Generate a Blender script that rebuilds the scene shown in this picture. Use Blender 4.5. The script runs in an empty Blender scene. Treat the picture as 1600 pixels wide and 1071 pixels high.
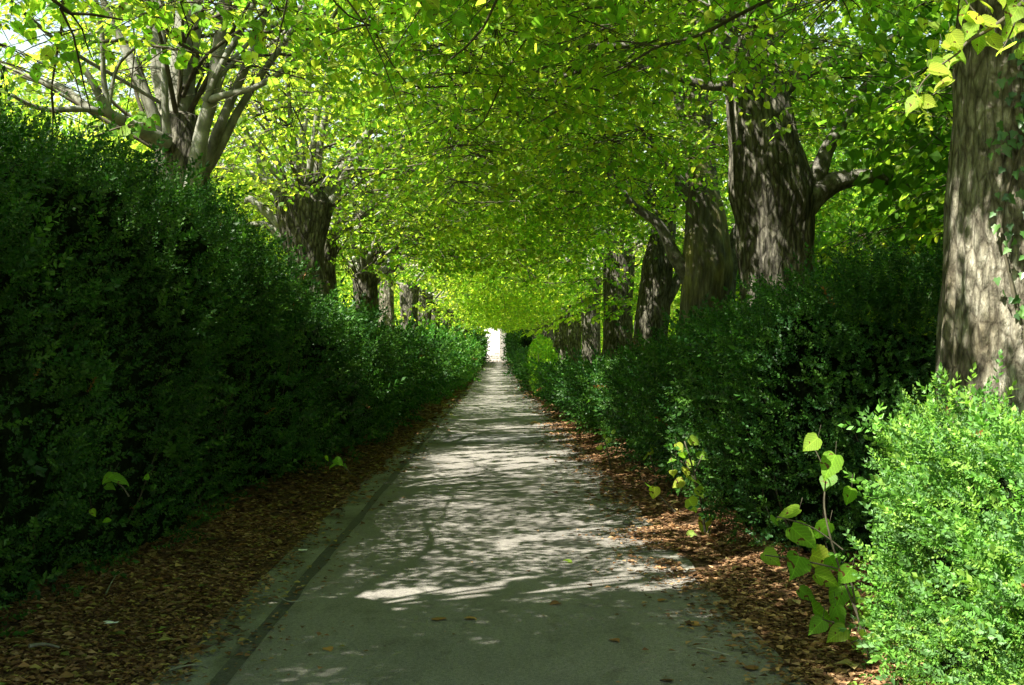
import bpy, math
import numpy as np
from mathutils import Vector
PI = math.pi
rng = np.random.default_rng(11)
C = bpy.context.scene.collection
sc = bpy.context.scene

# ------------------------------------------------------------ camera
FPX = 1800.0; VX, VY = 775.0, 556.0; CAMZ = 1.65
cd = bpy.data.cameras.new('camera'); cam = bpy.data.objects.new('camera', cd); C.objects.link(cam)
cd.sensor_width = 36; cd.lens = 36 * FPX / 1600; cd.clip_end = 3000; cd.clip_start = .05
YAW = math.atan((800 - VX) / FPX); PITCH = math.atan((VY - 535.5) / FPX)
cam.location = (0, 0, CAMZ); cam.rotation_euler = (PI/2 + PITCH, 0, -YAW)
sc.camera = cam
# ------------------------------------------------------------ light
SUN_AZ = math.radians(38); SUN_EL = math.radians(56)      # the sun stands to the left and a little behind
LS = np.array([-math.cos(SUN_AZ)*math.cos(SUN_EL), -math.sin(SUN_AZ)*math.cos(SUN_EL), math.sin(SUN_EL)])
w = bpy.data.worlds.new('World'); sc.world = w; w.use_nodes = True
nt = w.node_tree; nt.nodes.clear()
sky = nt.nodes.new('ShaderNodeTexSky'); sky.sky_type = 'NISHITA'; sky.sun_disc = False
sky.sun_elevation = SUN_EL; sky.sun_rotation = math.atan2(LS[0], LS[1]) % (2*PI)
sky.air_density = 2; sky.dust_density = 1; sky.ozone_density = 0
bg = nt.nodes.new('ShaderNodeBackground'); bg.inputs[1].default_value = 0.065
wo = nt.nodes.new('ShaderNodeOutputWorld')
nt.links.new(sky.outputs[0], bg.inputs[0]); nt.links.new(bg.outputs[0], wo.inputs[0])
sd = bpy.data.lights.new('sun', 'SUN'); sd.energy = 5.0; sd.angle = math.radians(.5); sd.color = (1, .94, .82)
so = bpy.data.objects.new('sun', sd); C.objects.link(so); so.location = (-20, -8, 30)
so.rotation_euler = Vector(LS).to_track_quat('Z', 'Y').to_euler()
sc.view_settings.view_transform = 'Standard'; sc.view_settings.look = 'None'
sc.view_settings.gamma = 1; sc.view_settings.use_curve_mapping = False
sc.view_settings.exposure = 2.15
cy = sc.cycles
cy.max_bounces = 12; cy.diffuse_bounces = 6; cy.transmission_bounces = 8; cy.glossy_bounces = 2
cy.sample_clamp_indirect = 8; cy.use_denoising = True
try: cy.denoiser = 'OPENIMAGEDENOISE'; cy.denoising_prefilter = 'ACCURATE'
except Exception: pass

# ------------------------------------------------------------ helpers
def rise(y): 
    t = np.clip((np.asarray(y, float) - 55) / 75, 0, 1); return .95 * t*t*(3-2*t)
def at(px, py, d):                     # a place in the avenue seen at photo pixel (px, py), d metres along it
    return np.array([(px - VX) / FPX * d, d, CAMZ + (VY - py) / FPX * d])
def _h(ix, iy, iz, seed):
    n = (ix.astype(np.int64)*374761393 + iy.astype(np.int64)*668265263 + iz.astype(np.int64)*2147483647 + seed*1274126177) & 0xffffffff
    n = ((n ^ (n >> 13)) * 1274126177) & 0xffffffff
    n = ((n ^ (n >> 16)) * 2246822519) & 0xffffffff
    return ((n ^ (n >> 15)) & 0xffffff) / float(0xffffff)
def vnoise(x, y, z=0., seed=0):
    x, y, z = np.broadcast_arrays(np.asarray(x, float), np.asarray(y, float), np.asarray(z, float))
    xi, yi, zi = np.floor(x), np.floor(y), np.floor(z)
    fx, fy, fz = x-xi, y-yi, z-zi
    fx, fy, fz = [f*f*(3-2*f) for f in (fx, fy, fz)]
    r = 0
    for a in (0, 1):
        for b in (0, 1):
            for c in (0, 1):
                r = r + _h(xi+a, yi+b, zi+c, seed) * (fx if a else 1-fx) * (fy if b else 1-fy) * (fz if c else 1-fz)
    return r
def fbm(x, y, z=0., seed=0, o=3):
    r = 0; a = 1; s = 0
    for i in range(o):
        k = 2.03**i; r = r + a*vnoise(np.asarray(x)*k, np.asarray(y)*k, np.asarray(z)*k, seed+i); s += a; a *= .5
    return r / s
def unit(v): return v / np.maximum(np.linalg.norm(v, axis=-1, keepdims=True), 1e-9)
def mesh(name, V, F, tint=None, smooth=False):
    """F: (M,k) array or a list of such arrays."""
    if not isinstance(F, list): F = [F]
    V = np.ascontiguousarray(V, np.float32)
    me = bpy.data.meshes.new(name)
    me.vertices.add(len(V)); me.vertices.foreach_set('co', V.ravel())
    nl = sum(f.size for f in F); npoly = sum(len(f) for f in F)
    me.loops.add(nl); me.polygons.add(npoly)
    me.loops.foreach_set('vertex_index', np.concatenate([f.ravel() for f in F]).astype(np.int32))
    tot = np.concatenate([np.full(len(f), f.shape[1]) for f in F]).astype(np.int32)
    st = np.concatenate([[0], np.cumsum(tot)[:-1]]).astype(np.int32)
    me.polygons.foreach_set('loop_start', st); me.polygons.foreach_set('loop_total', tot)
    me.polygons.foreach_set('use_smooth', np.full(npoly, smooth))
    if tint is not None:
        a = me.color_attributes.new('tint', 'FLOAT_COLOR', 'POINT')
        c = np.ones((len(V), 4), np.float32); c[:, :3] = tint; a.data.foreach_set('color', c.ravel())
    me.update(calc_edges=True)
    return me
def obj(name, me, mat=None, parent=None, kind=None, label=None):
    o = bpy.data.objects.new(name, me); C.objects.link(o)
    if mat is not None and not me.materials: me.materials.append(mat)
    if parent is not None: o.parent = parent
    if kind: o['kind'] = kind
    if label: o['label'] = label
    return o
def thing(name, label, cat, loc=(0, 0, 0), group=None):
    o = bpy.data.objects.new(name, None); C.objects.link(o); o.location = loc; o.empty_display_size = .3
    o['label'] = label; o['category'] = cat
    if group: o['group'] = group
    return o
def tag(o, label, cat, group=None):
    o['label'] = label; o['category'] = cat
    if group: o['group'] = group
    return o
class MB:
    def __init__(s): s.V = []; s.F = {}; s.n = 0; s.T = []
    def add(s, V, F, tint=None):
        s.V.append(V); s.F.setdefault(F.shape[1], []).append(F + s.n); s.n += len(V)
        if tint is not None: s.T.append(np.broadcast_to(tint, (len(V), 3)))
    def mesh(s, name, smooth=False):
        return mesh(name, np.concatenate(s.V), [np.concatenate(f) for f in s.F.values()], np.concatenate(s.T) if s.T else None, smooth)
def smooth_path(P, R, n):
    P = np.asarray(P, float); R = np.asarray(R, float)
    t = np.linspace(0, len(P)-1, n); i = np.clip(t.astype(int), 0, len(P)-2); f = (t-i)[:, None]
    g = lambda k: P[np.clip(k, 0, len(P)-1)]
    p0, p1, p2, p3 = g(i-1), g(i), g(i+1), g(i+2)
    Q = .5*((2*p1)+(-p0+p2)*f+(2*p0-5*p1+4*p2-p3)*f**2+(-p0+3*p1-3*p2+p3)*f**3)
    return Q, np.interp(t, np.arange(len(R)), R)
def tube(P, R, sides=8, cap=True, disp=None):
    """rings along P; disp(theta, s, ring point) -> factor on the radius"""
    P = np.asarray(P, float); n = len(P)
    T = unit(np.gradient(P, axis=0))
    ref = np.array([0, 0, 1.]) if abs(T[:, 2]).mean() < .8 else np.array([0, 1., 0])
    A = unit(np.cross(T, ref)); B = np.cross(T, A)
    th = np.linspace(0, 2*PI, sides, endpoint=False)
    rr = np.asarray(R, float)[:, None] * np.ones(sides)
    if disp is not None:
        s = np.concatenate([[0], np.cumsum(np.linalg.norm(np.diff(P, axis=0), axis=1))])
        rr = rr * disp(th[None, :], s[:, None])
    V = P[:, None] + rr[..., None]*(np.cos(th)[None, :, None]*A[:, None] + np.sin(th)[None, :, None]*B[:, None])
    V = V.reshape(-1, 3)
    i = np.arange(n-1)[:, None]*sides; j = np.arange(sides)[None, :]; k = (j+1) % sides
    F = np.stack([i+j, i+k, i+sides+k, i+sides+j], -1).reshape(-1, 4)
    if cap:
        V = np.vstack([V, P[-1] + T[-1]*rr[-1].mean()*.6]); m = len(V)-1
        t3 = np.stack([(n-1)*sides + j[0], (n-1)*sides + k[0], np.full(sides, m)], -1)
        F3 = np.column_stack([t3, t3[:, 2]]) # placeholder quads are avoided below
        return V, F, t3
    return V, F, None
def add_tube(mb, P, R, sides=8, n=None, disp=None, tint=None):
    if n: P, R = smooth_path(P, R, n)
    V, F, T = tube(P, R, sides, True, disp)
    base = mb.n; mb.add(V, F, tint)
    if T is not None: mb.F.setdefault(3, []).append(T + base)

# ------------------------------------------------------------ materials
def M(name):
    m = bpy.data.materials.new(name); m.use_nodes = True; n = m.node_tree.nodes; n.clear()
    return m, n, m.node_tree.links
def N(n, typ, **kw):
    o = n.new(typ)
    for k, v in kw.items(): setattr(o, k, v)
    return o
def leaf_mat(name, trans=.5, boost=(2.2, 2.0, 1.2), rough=.45, spec=.4, noise=0.):
    m, n, L = M(name)
    a = N(n, 'ShaderNodeAttribute', attribute_name='tint'); src = a.outputs['Color']
    if noise:
        tc = N(n, 'ShaderNodeTexCoord'); nz = N(n, 'ShaderNodeTexNoise'); nz.inputs['Scale'].default_value = noise
        L.new(tc.outputs['Object'], nz.inputs['Vector'])
        mr = N(n, 'ShaderNodeMapRange'); mr.inputs[3].default_value = .72; mr.inputs[4].default_value = 1.25
        L.new(nz.outputs[0], mr.inputs[0])
        vm = N(n, 'ShaderNodeVectorMath', operation='SCALE'); L.new(src, vm.inputs[0]); L.new(mr.outputs[0], vm.inputs['Scale']); src = vm.outputs[0]
    p = N(n, 'ShaderNodeBsdfPrincipled'); p.inputs['Roughness'].default_value = rough; p.inputs['Specular IOR Level'].default_value = spec
    L.new(src, p.inputs['Base Color'])
    t = N(n, 'ShaderNodeBsdfTranslucent')
    mu = N(n, 'ShaderNodeVectorMath', operation='MULTIPLY'); mu.inputs[1].default_value = boost
    L.new(src, mu.inputs[0]); L.new(mu.outputs[0], t.inputs[0])
    mx = N(n, 'ShaderNodeMixShader'); mx.inputs[0].default_value = trans
    L.new(p.outputs[0], mx.inputs[1]); L.new(t.outputs[0], mx.inputs[2])
    o = N(n, 'ShaderNodeOutputMaterial'); L.new(mx.outputs[0], o.inputs[0]); return m
def add_veins(m):
    n = m.node_tree.nodes; L = m.node_tree.links
    def mth(op, a, b=None):
        o = N(n, 'ShaderNodeMath', operation=op)
        for i, v in enumerate((a, b)):
            if v is None: continue
            if isinstance(v, (int, float)): o.inputs[i].default_value = v
            else: L.new(v, o.inputs[i])
        return o.outputs[0]
    tc = N(n, 'ShaderNodeTexCoord'); sp = N(n, 'ShaderNodeSeparateXYZ'); L.new(tc.outputs['Object'], sp.inputs[0])
    ay = mth('ABSOLUTE', sp.outputs[1]); fr = mth('FRACT', mth('MULTIPLY', mth('SUBTRACT', sp.outputs[0], mth('MULTIPLY', ay, .85)), 7.))
    side = mth('LESS_THAN', fr, .13); midr = mth('LESS_THAN', ay, .014); v = mth('MAXIMUM', side, midr); k = mth('ADD', mth('MULTIPLY', v, .45), 1.)
    nz = N(n, 'ShaderNodeTexNoise'); nz.inputs['Scale'].default_value = 3.1; L.new(tc.outputs['Object'], nz.inputs['Vector'])
    oi = N(n, 'ShaderNodeObjectInfo'); spot = mth('GREATER_THAN', mth('ADD', nz.outputs[0], mth('MULTIPLY', oi.outputs['Random'], .12)), .73)
    for node in list(n):
        if node.bl_idname in ('ShaderNodeBsdfPrincipled', 'ShaderNodeBsdfTranslucent'):
            inp = node.inputs[0]; src = inp.links[0].from_socket; vm = N(n, 'ShaderNodeVectorMath', operation='SCALE'); L.new(src, vm.inputs[0]); L.new(k, vm.inputs['Scale'])
            mx = N(n, 'ShaderNodeMix', data_type='RGBA'); L.new(spot, mx.inputs[0]); L.new(vm.outputs[0], mx.inputs[6]); mx.inputs[7].default_value = (.13, .07, .025, 1); L.new(mx.outputs[2], inp)
def ramp(n, L, src, stops):
    r = N(n, 'ShaderNodeValToRGB'); e = r.color_ramp.elements
    while len(e) < len(stops): e.new(.5)
    for k, (p, c) in enumerate(stops): e[k].position = p; e[k].color = (*c, 1)
    L.new(src, r.inputs[0]); return r.outputs[0]
def surf_mat(name, layers, rough=.9, bump=(), spec=.25, coord='Object'):
    """layers: list of (scale vec, detail, stops, mixmode, fac); bump: (scale vec, strength, distance, kind)"""
    m, n, L = M(name); tc = N(n, 'ShaderNodeTexCoord'); col = None
    def tex(scale, kind='noise', detail=6):
        mp = N(n, 'ShaderNodeMapping'); mp.inputs['Scale'].default_value = scale; L.new(tc.outputs[coord], mp.inputs[0])
        if kind == 'crack':
            dn = N(n, 'ShaderNodeTexNoise'); dn.inputs['Scale'].default_value = 3; dn.inputs['Detail'].default_value = 5; L.new(mp.outputs[0], dn.inputs['Vector'])
            sc2 = N(n, 'ShaderNodeVectorMath', operation='SCALE'); sc2.inputs['Scale'].default_value = .55; L.new(dn.outputs['Color'], sc2.inputs[0])
            ad = N(n, 'ShaderNodeVectorMath', operation='ADD'); L.new(mp.outputs[0], ad.inputs[0]); L.new(sc2.outputs[0], ad.inputs[1])
            t = N(n, 'ShaderNodeTexVoronoi', feature='DISTANCE_TO_EDGE'); t.inputs['Scale'].default_value = 1; L.new(ad.outputs[0], t.inputs['Vector']); return t.outputs[0]
        if kind == 'noise':
            t = N(n, 'ShaderNodeTexNoise'); t.inputs['Detail'].default_value = detail; t.inputs['Scale'].default_value = 1; t.inputs['Roughness'].default_value = .62
        else:
            t = N(n, 'ShaderNodeTexVoronoi'); t.inputs['Scale'].default_value = 1
            if kind == 'edge': t.feature = 'DISTANCE_TO_EDGE'
        L.new(mp.outputs[0], t.inputs['Vector']); return t.outputs[0]
    for sc_, kind, stops, mode, fac in layers:
        c = ramp(n, L, tex(sc_, kind), stops)
        if col is None: col = c
        else:
            mx = N(n, 'ShaderNodeMix', data_type='RGBA', blend_type=mode); mx.inputs[0].default_value = fac
            L.new(col, mx.inputs[6]); L.new(c, mx.inputs[7]); col = mx.outputs[2]
    p = N(n, 'ShaderNodeBsdfPrincipled'); p.inputs['Roughness'].default_value = rough; p.inputs['Specular IOR Level'].default_value = spec
    L.new(col, p.inputs['Base Color']); prev = None
    for sc_, kind, st, dist in bump:
        b = N(n, 'ShaderNodeBump'); b.inputs['Strength'].default_value = st; b.inputs['Distance'].default_value = dist
        L.new(tex(sc_, kind), b.inputs['Height'])
        if prev: L.new(prev, b.inputs['Normal'])
        prev = b.outputs[0]
    if prev: L.new(prev, p.inputs['Normal'])
    o = N(n, 'ShaderNodeOutputMaterial'); L.new(p.outputs[0], o.inputs[0]); return m
def g(v, t=(1, 1, 1)): return tuple(v*k for k in t)
bark_mat = surf_mat('rough_bark', [((18, 18, 5), 'noise', [(.3, (.030, .028, .021)), (.5, (.10, .094, .072)), (.7, (.25, .235, .19))], '', 1),
                                   ((2.2, 2.2, 1.3), 'noise', [(.38, (.60, .60, .50)), (.55, (1, 1, 1)), (.7, (1.3, 1.3, 1.22))], 'MULTIPLY', 1),
                                   ((15, 15, 4.2), 'edge', [(.0, (.22, .21, .2)), (.10, (.75, .75, .75)), (.3, (1.15, 1.15, 1.15))], 'MULTIPLY', .85),
                                   ((3.1, 3.1, 2.1), 'noise', [(.60, (0, 0, 0)), (.72, (.035, .045, .006))], 'ADD', .8)],
                    .95, [((15, 15, 4.2), 'edge', 1, .06), ((26, 26, 3.5), 'noise', .9, .035), ((70, 70, 18), 'noise', .6, .008)])
sunlit_bark_mat = surf_mat('sunlit_bark', [((20, 20, 7), 'noise', [(.3, (.055, .05, .036)), (.5, (.20, .185, .14)), (.68, (.42, .40, .33))], '', 1),  # lighter copy of the bark, full sun put into its colour
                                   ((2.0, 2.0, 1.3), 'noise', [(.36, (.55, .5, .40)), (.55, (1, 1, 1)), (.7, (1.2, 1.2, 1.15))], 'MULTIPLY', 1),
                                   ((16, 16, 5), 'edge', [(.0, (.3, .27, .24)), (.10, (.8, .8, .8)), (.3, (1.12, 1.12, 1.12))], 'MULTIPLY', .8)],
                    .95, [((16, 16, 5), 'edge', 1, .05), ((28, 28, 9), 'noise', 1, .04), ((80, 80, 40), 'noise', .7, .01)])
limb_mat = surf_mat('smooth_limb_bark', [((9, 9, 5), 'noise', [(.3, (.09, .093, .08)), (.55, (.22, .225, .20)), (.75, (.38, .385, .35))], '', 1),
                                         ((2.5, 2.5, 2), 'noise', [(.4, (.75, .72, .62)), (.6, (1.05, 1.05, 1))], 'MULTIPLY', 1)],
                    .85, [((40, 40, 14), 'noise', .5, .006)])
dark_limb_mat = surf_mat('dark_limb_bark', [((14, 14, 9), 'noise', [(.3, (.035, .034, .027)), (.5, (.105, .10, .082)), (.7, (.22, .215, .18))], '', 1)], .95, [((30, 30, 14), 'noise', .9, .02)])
twig_mat = surf_mat('twig_bark', [((12, 12, 12), 'noise', [(.3, (.035, .03, .02)), (.7, (.11, .10, .065))], '', 1)], .9)
mossy_mat = surf_mat('mossy_bark', [((16, 16, 2.4), 'noise', [(.3, (.03, .027, .02)), (.55, (.095, .088, .066)), (.75, (.21, .20, .16))], '', 1),
                                    ((1.5, 1.5, .7), 'noise', [(.5, (0, 0, 0)), (.64, (.12, .11, .005))], 'ADD', 1)],
                    .95, [((26, 26, 3.5), 'noise', .9, .035)])
asphalt_mat = surf_mat('worn_asphalt', [((160, 160, 160), 'voronoi', [(.0, (.245, .230, .213)), (.45, (.17, .160, .148)), (.9, (.095, .090, .084))], '', 1),
                                        ((45, 45, 45), 'noise', [(.35, (.78, .78, .78)), (.65, (1.2, 1.2, 1.18))], 'MULTIPLY', 1),
                                        ((1.1, .35, 1), 'noise', [(.35, (.80, .80, .80)), (.65, (1.15, 1.15, 1.13))], 'MULTIPLY', 1),
                                        ((4.5, 2.2, 1), 'noise', [(.34, (.72, .71, .68)), (.46, (1, 1, 1))], 'MULTIPLY', .8),
                                        ((.55, .38, 1), 'crack', [(.0, (.38, .37, .34)), (.006, (.55, .54, .5)), (.013, (1, 1, 1))], 'MULTIPLY', .16)],
                       .9, [((190, 190, 190), 'voronoi', .7, .006), ((60, 60, 60), 'noise', .35, .006)])
patch_mat = surf_mat('asphalt_repair', [((150, 150, 150), 'voronoi', [(.0, (.14, .14, .13)), (.5, (.095, .095, .09)), (.9, (.06, .06, .058))], '', 1),
                                        ((2, 1, 1), 'noise', [(.35, (.8, .8, .8)), (.65, (1.2, 1.2, 1.2))], 'MULTIPLY', 1)],
                     .9, [((170, 170, 170), 'voronoi', .7, .006)])
gutter_mat = surf_mat('old_concrete', [((70, 70, 70), 'noise', [(.3, (.09, .088, .075)), (.7, (.24, .235, .21))], '', 1),
                                       ((2.6, 1.4, 1), 'noise', [(.36, (.5, .48, .42)), (.6, (1.1, 1.1, 1.08))], 'MULTIPLY', 1)],
                      .92, [((120, 120, 120), 'noise', .8, .008)])
seam_mat = surf_mat('dirty_seam', [((60, 60, 60), 'noise', [(.3, (.035, .034, .03)), (.7, (.095, .092, .08))], '', 1)], .95, [((120, 120, 120), 'noise', .8, .01)])
soil_mat = surf_mat('leafy_soil', [((22, 22, 22), 'noise', [(.3, (.035, .022, .012)), (.5, (.10, .055, .025)), (.72, (.19, .115, .055))], '', 1),
                                   ((3, 3, 3), 'noise', [(.35, (.6, .6, .6)), (.65, (1.15, 1.1, 1.0))], 'MULTIPLY', 1)], .95, [((60, 60, 60), 'noise', 1, .03)])
field_mat = surf_mat('grassy_field', [((3, 3, 3), 'noise', [(.3, (.04, .065, .015)), (.7, (.10, .12, .035))], '', 1)], .95, [((20, 20, 20), 'noise', 1, .05)])
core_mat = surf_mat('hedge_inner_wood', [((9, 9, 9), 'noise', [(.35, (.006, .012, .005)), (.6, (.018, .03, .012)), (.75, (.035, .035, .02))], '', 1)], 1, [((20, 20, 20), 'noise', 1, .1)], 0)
stone_mat = surf_mat('grey_stone', [((3, 3, 6), 'voronoi', [(.0, (.20, .19, .17)), (.9, (.34, .32, .29))], '', 1), ((14, 14, 14), 'noise', [(.3, (.75, .75, .75)), (.7, (1.15, 1.15, 1.1))], 'MULTIPLY', 1)], .9, [((3, 3, 6), 'edge', 1, .05)])
pale_mat = surf_mat('pale_limewash', [((.8, .8, 1.4), 'noise', [(.3, (.72, .69, .62)), (.7, (.82, .80, .74))], '', 1)], .9, [((12, 12, 12), 'noise', .4, .02)])
paper_mat = surf_mat('white_paper', [((30, 30, 30), 'noise', [(.3, (.62, .64, .62)), (.7, (.80, .81, .79))], '', 1)], .6)
lime_leaf = leaf_mat('lime_tree_leaf', .66, (2.7, 2.6, 1.5), .5, .18)
hero_leaf = leaf_mat('large_lime_leaf', .58, (2.3, 2.3, 1.4), .5, .2, 22)
add_veins(hero_leaf)
box_leaf = leaf_mat('box_leaf', .28, (1.8, 2.1, .9), .45, .24)
dry_leaf = leaf_mat('dry_leaf', .15, (1.4, 1.2, .8), .75, .2)
ivy_leaf = leaf_mat('ivy_leaf', .2, (1.8, 1.8, 1.0), .35, .5)

# ------------------------------------------------------------ ground, road
def bank(x, y):
    ax = np.abs(x + .0); e = np.clip((ax - 1.62) / 1.0, 0, 1)
    return .14 * e*e*(3-2*e) + .05*e*(fbm(x*2.2, y*2.2, 0, 5)-.4)
def ground_z(x, y): return rise(y) + bank(x, y)
def strip(xl, xr, y0, y1, nx, ny, dz, name, mat, wob=0., zf=None, seed=3, fy=1.):
    ys = y0 + (y1-y0)*np.linspace(0, 1, ny)**fy
    X = np.linspace(0, 1, nx)[None, :]
    a = xl + (wob*(fbm(ys*1.3, ys*0, 0, seed)-.5))[:, None]; b = xr + (wob*(fbm(ys*1.3, ys*0+9, 0, seed+1)-.5))[:, None]
    x = a + (b-a)*X; y = ys[:, None] + 0*X
    z = (rise(y) if zf is None else zf(x, y)) + dz
    V = np.stack([x, y, z], -1).reshape(-1, 3)
    i = np.arange(ny-1)[:, None]*nx; j = np.arange(nx-1)[None, :]
    F = np.stack([i+j, i+j+1, i+nx+j+1, i+nx+j], -1).reshape(-1, 4)
    return obj(name, mesh(name, V, F, smooth=True), mat, kind='structure')
def terrain():
    xs = np.concatenate([[-1200, -300, -80, -20], np.linspace(-9, -2.7, 8), np.linspace(-2.6, 2.6, 53), np.linspace(2.7, 9, 8), [20, 80, 300, 1200]])
    ys = np.concatenate([[-1200, -200, -40, -10], np.linspace(-3, 30, 280), np.linspace(30.5, 140, 140), [160, 200, 400, 1300]])
    x, y = np.meshgrid(xs, ys); z = ground_z(x, y)
    z = np.where(np.abs(x) < 1.75, rise(y) - .008, z)
    V = np.stack([x, y, z], -1).reshape(-1, 3); nx, ny = len(xs), len(ys)
    i = np.arange(ny-1)[:, None]*nx; j = np.arange(nx-1)[None, :]
    F = np.stack([i+j, i+j+1, i+nx+j+1, i+nx+j], -1).reshape(-1, 4)
    return mesh('ground', V, F, smooth=True)
gnd = obj('ground', terrain(), soil_mat, kind='structure')
strip(-1.37, 1.49, -4, 131, 5, 400, .004, 'road', asphalt_mat, .05, seed=31)
strip(-1.80, -1.40, -4, 131, 3, 400, .000, 'left_gutter_strip', gutter_mat, .06, seed=41)
strip(-1.44, -1.35, -4, 131, 3, 400, .008, 'road_seam', seam_mat, .05, seed=31)
strip(1.45, 1.54, -4, 131, 3, 700, .008, 'right_gutter_strip', gutter_mat, .12, seed=51)
strip(-1.30, 1.10, 21.5, 24.2, 4, 12, .008, 'road_patch', patch_mat, .12, seed=61)

# ------------------------------------------------------------ sunlight openings in the canopy, in ground coordinates along the sun's path
KX, KY = -LS[0]/LS[2], -LS[1]/LS[2]
def gproj(P): return P[..., 0] + KX*P[..., 2], P[..., 1] + KY*P[..., 2]
def box(x, a, b, s=.15): return 1/(1+np.exp(-(x-a)/s)) * 1/(1+np.exp((x-b)/s))
def openness(gx, gy):
    """0 = closed canopy, 1 = a hole the sun comes through"""
    u = gx*math.cos(SUN_AZ) + gy*math.sin(SUN_AZ); v = -gx*math.sin(SUN_AZ) + gy*math.cos(SUN_AZ)
    n = fbm(u*1.7, v*4.6, 0, 77, 3); n2 = fbm(u*.22, v*.75, 0, 91, 2); nb = fbm(u*2.2, v*6.5, 0, 55, 2)
    far = np.clip((gy-9)/10, 0, 1)
    want = .255 + .07*far - .13*((gx > 3.0) & (gy > 9.5)) + .36*(n2-.5)*2
    want = want + .10*np.clip(gx, -1.5, .3)*(gy < 40) + .02
    # closed over the near road, a bright bar across it at 7.5 to 8.8 m
    line = 8.08 + (gx)*.40
    bar = np.exp(-((gy-line)/.42)**2) * box(gx, -1.9, 2.6)
    near = box(gy, -6, 7.85 + .38*gx, .12) * (gx < 1.55)
    want = np.where(near > .5, .0, want)
    gap = box(gy - .38*gx, 8.75, 9.7, .1)*(gx < .9); want = want - .2*gap
    # open sun over the near bush, the hanging spray and the first trunk
    bush = box(gx, 1.70, 4.5, .10)*box(gy - .78*(gx-2), 2.4, 6.8, .12)
    want = want + .36*bush
    shade = box(gx, 2.0, 9, .1)*box(gy - .78*(gx-2), 7.2, 10.2, .2); want = want - .20*shade   # dark hedge past the bush
    want = want + .16*box(gx, -3.0, .2, .2)*box(gy, 30, 110, 3)
    want = want + .3*np.exp(-(((gx+.5)/1.1)**2 + ((gy-15)/.9)**2))
    want = want + .4*np.exp(-(((gx+2.2)/1.0)**2 + ((gy-37.2)/1.2)**2))
    yb = np.exp(-(((gx-2.9)/1.4)**2 + ((gy-48.)/6)**2)); want = want + .35*yb
    return (n < want) | (nb < .56*np.clip(bar*1.25, 0, 1))
# ------------------------------------------------------------ leaf templates
def frames(a, up_bias=None):
    r = rng.normal(size=a.shape); s = unit(np.cross(a, r)); return s, np.cross(s, a)
def place(T, F, B, a, s, n, size):
    V = B[:, None] + size[:, None, None]*(T[None, :, 0:1]*a[:, None] + T[None, :, 1:2]*s[:, None] + T[None, :, 2:3]*n[:, None])
    k = len(T); FF = (F[None] + (np.arange(len(B))*k)[:, None, None]).reshape(-1, F.shape[1])
    return V.reshape(-1, 3), FF
LEAF6 = np.array([(0, 0, 0), (.22, .40, .10), (.62, .34, .06), (1, 0, -.10), (.62, -.34, .06), (.22, -.40, .10)], float)
LEAF6F = np.array([(0, 3, 2, 1), (0, 5, 4, 3)])
LEAF4 = np.array([(0, 0, 0), (.42, .40, .06), (1, 0, 0), (.42, -.40, .06)], float); LEAF4F = np.array([(0, 3, 2, 1)])
def sprig_template(L=15):
    r = np.random.default_rng(5); V = []; F = []
    for k in range(L):
        t = .12 + .86*k/(L-1); ph = k*PI/2 + r.uniform(-.5, .5); an = math.radians(r.uniform(38, 68)) if k < L-2 else .3
        rad = np.array([0, math.cos(ph), math.sin(ph)]); ax = np.array([math.cos(an), 0, 0]) + math.sin(an)*rad
        nn = np.array([-math.sin(an), 0, 0]) + math.cos(an)*rad; ss = np.cross(nn, ax)
        l = .21*(1 - .25*abs(t-.5)); b = np.array([t*.9, 0, 0])
        for (p, q, h) in ((0, 0, 0), (.5, .29, .05), (1, 0, 0), (.5, -.29, .05)): V.append(b + l*(p*ax + q*ss + h*nn))
        F.append((4*k, 4*k+3, 4*k+2, 4*k+1))
    return np.array(V), np.array(F)
SPR, SPRF = sprig_template(); SPR10, SPR10F = sprig_template(10)

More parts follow.
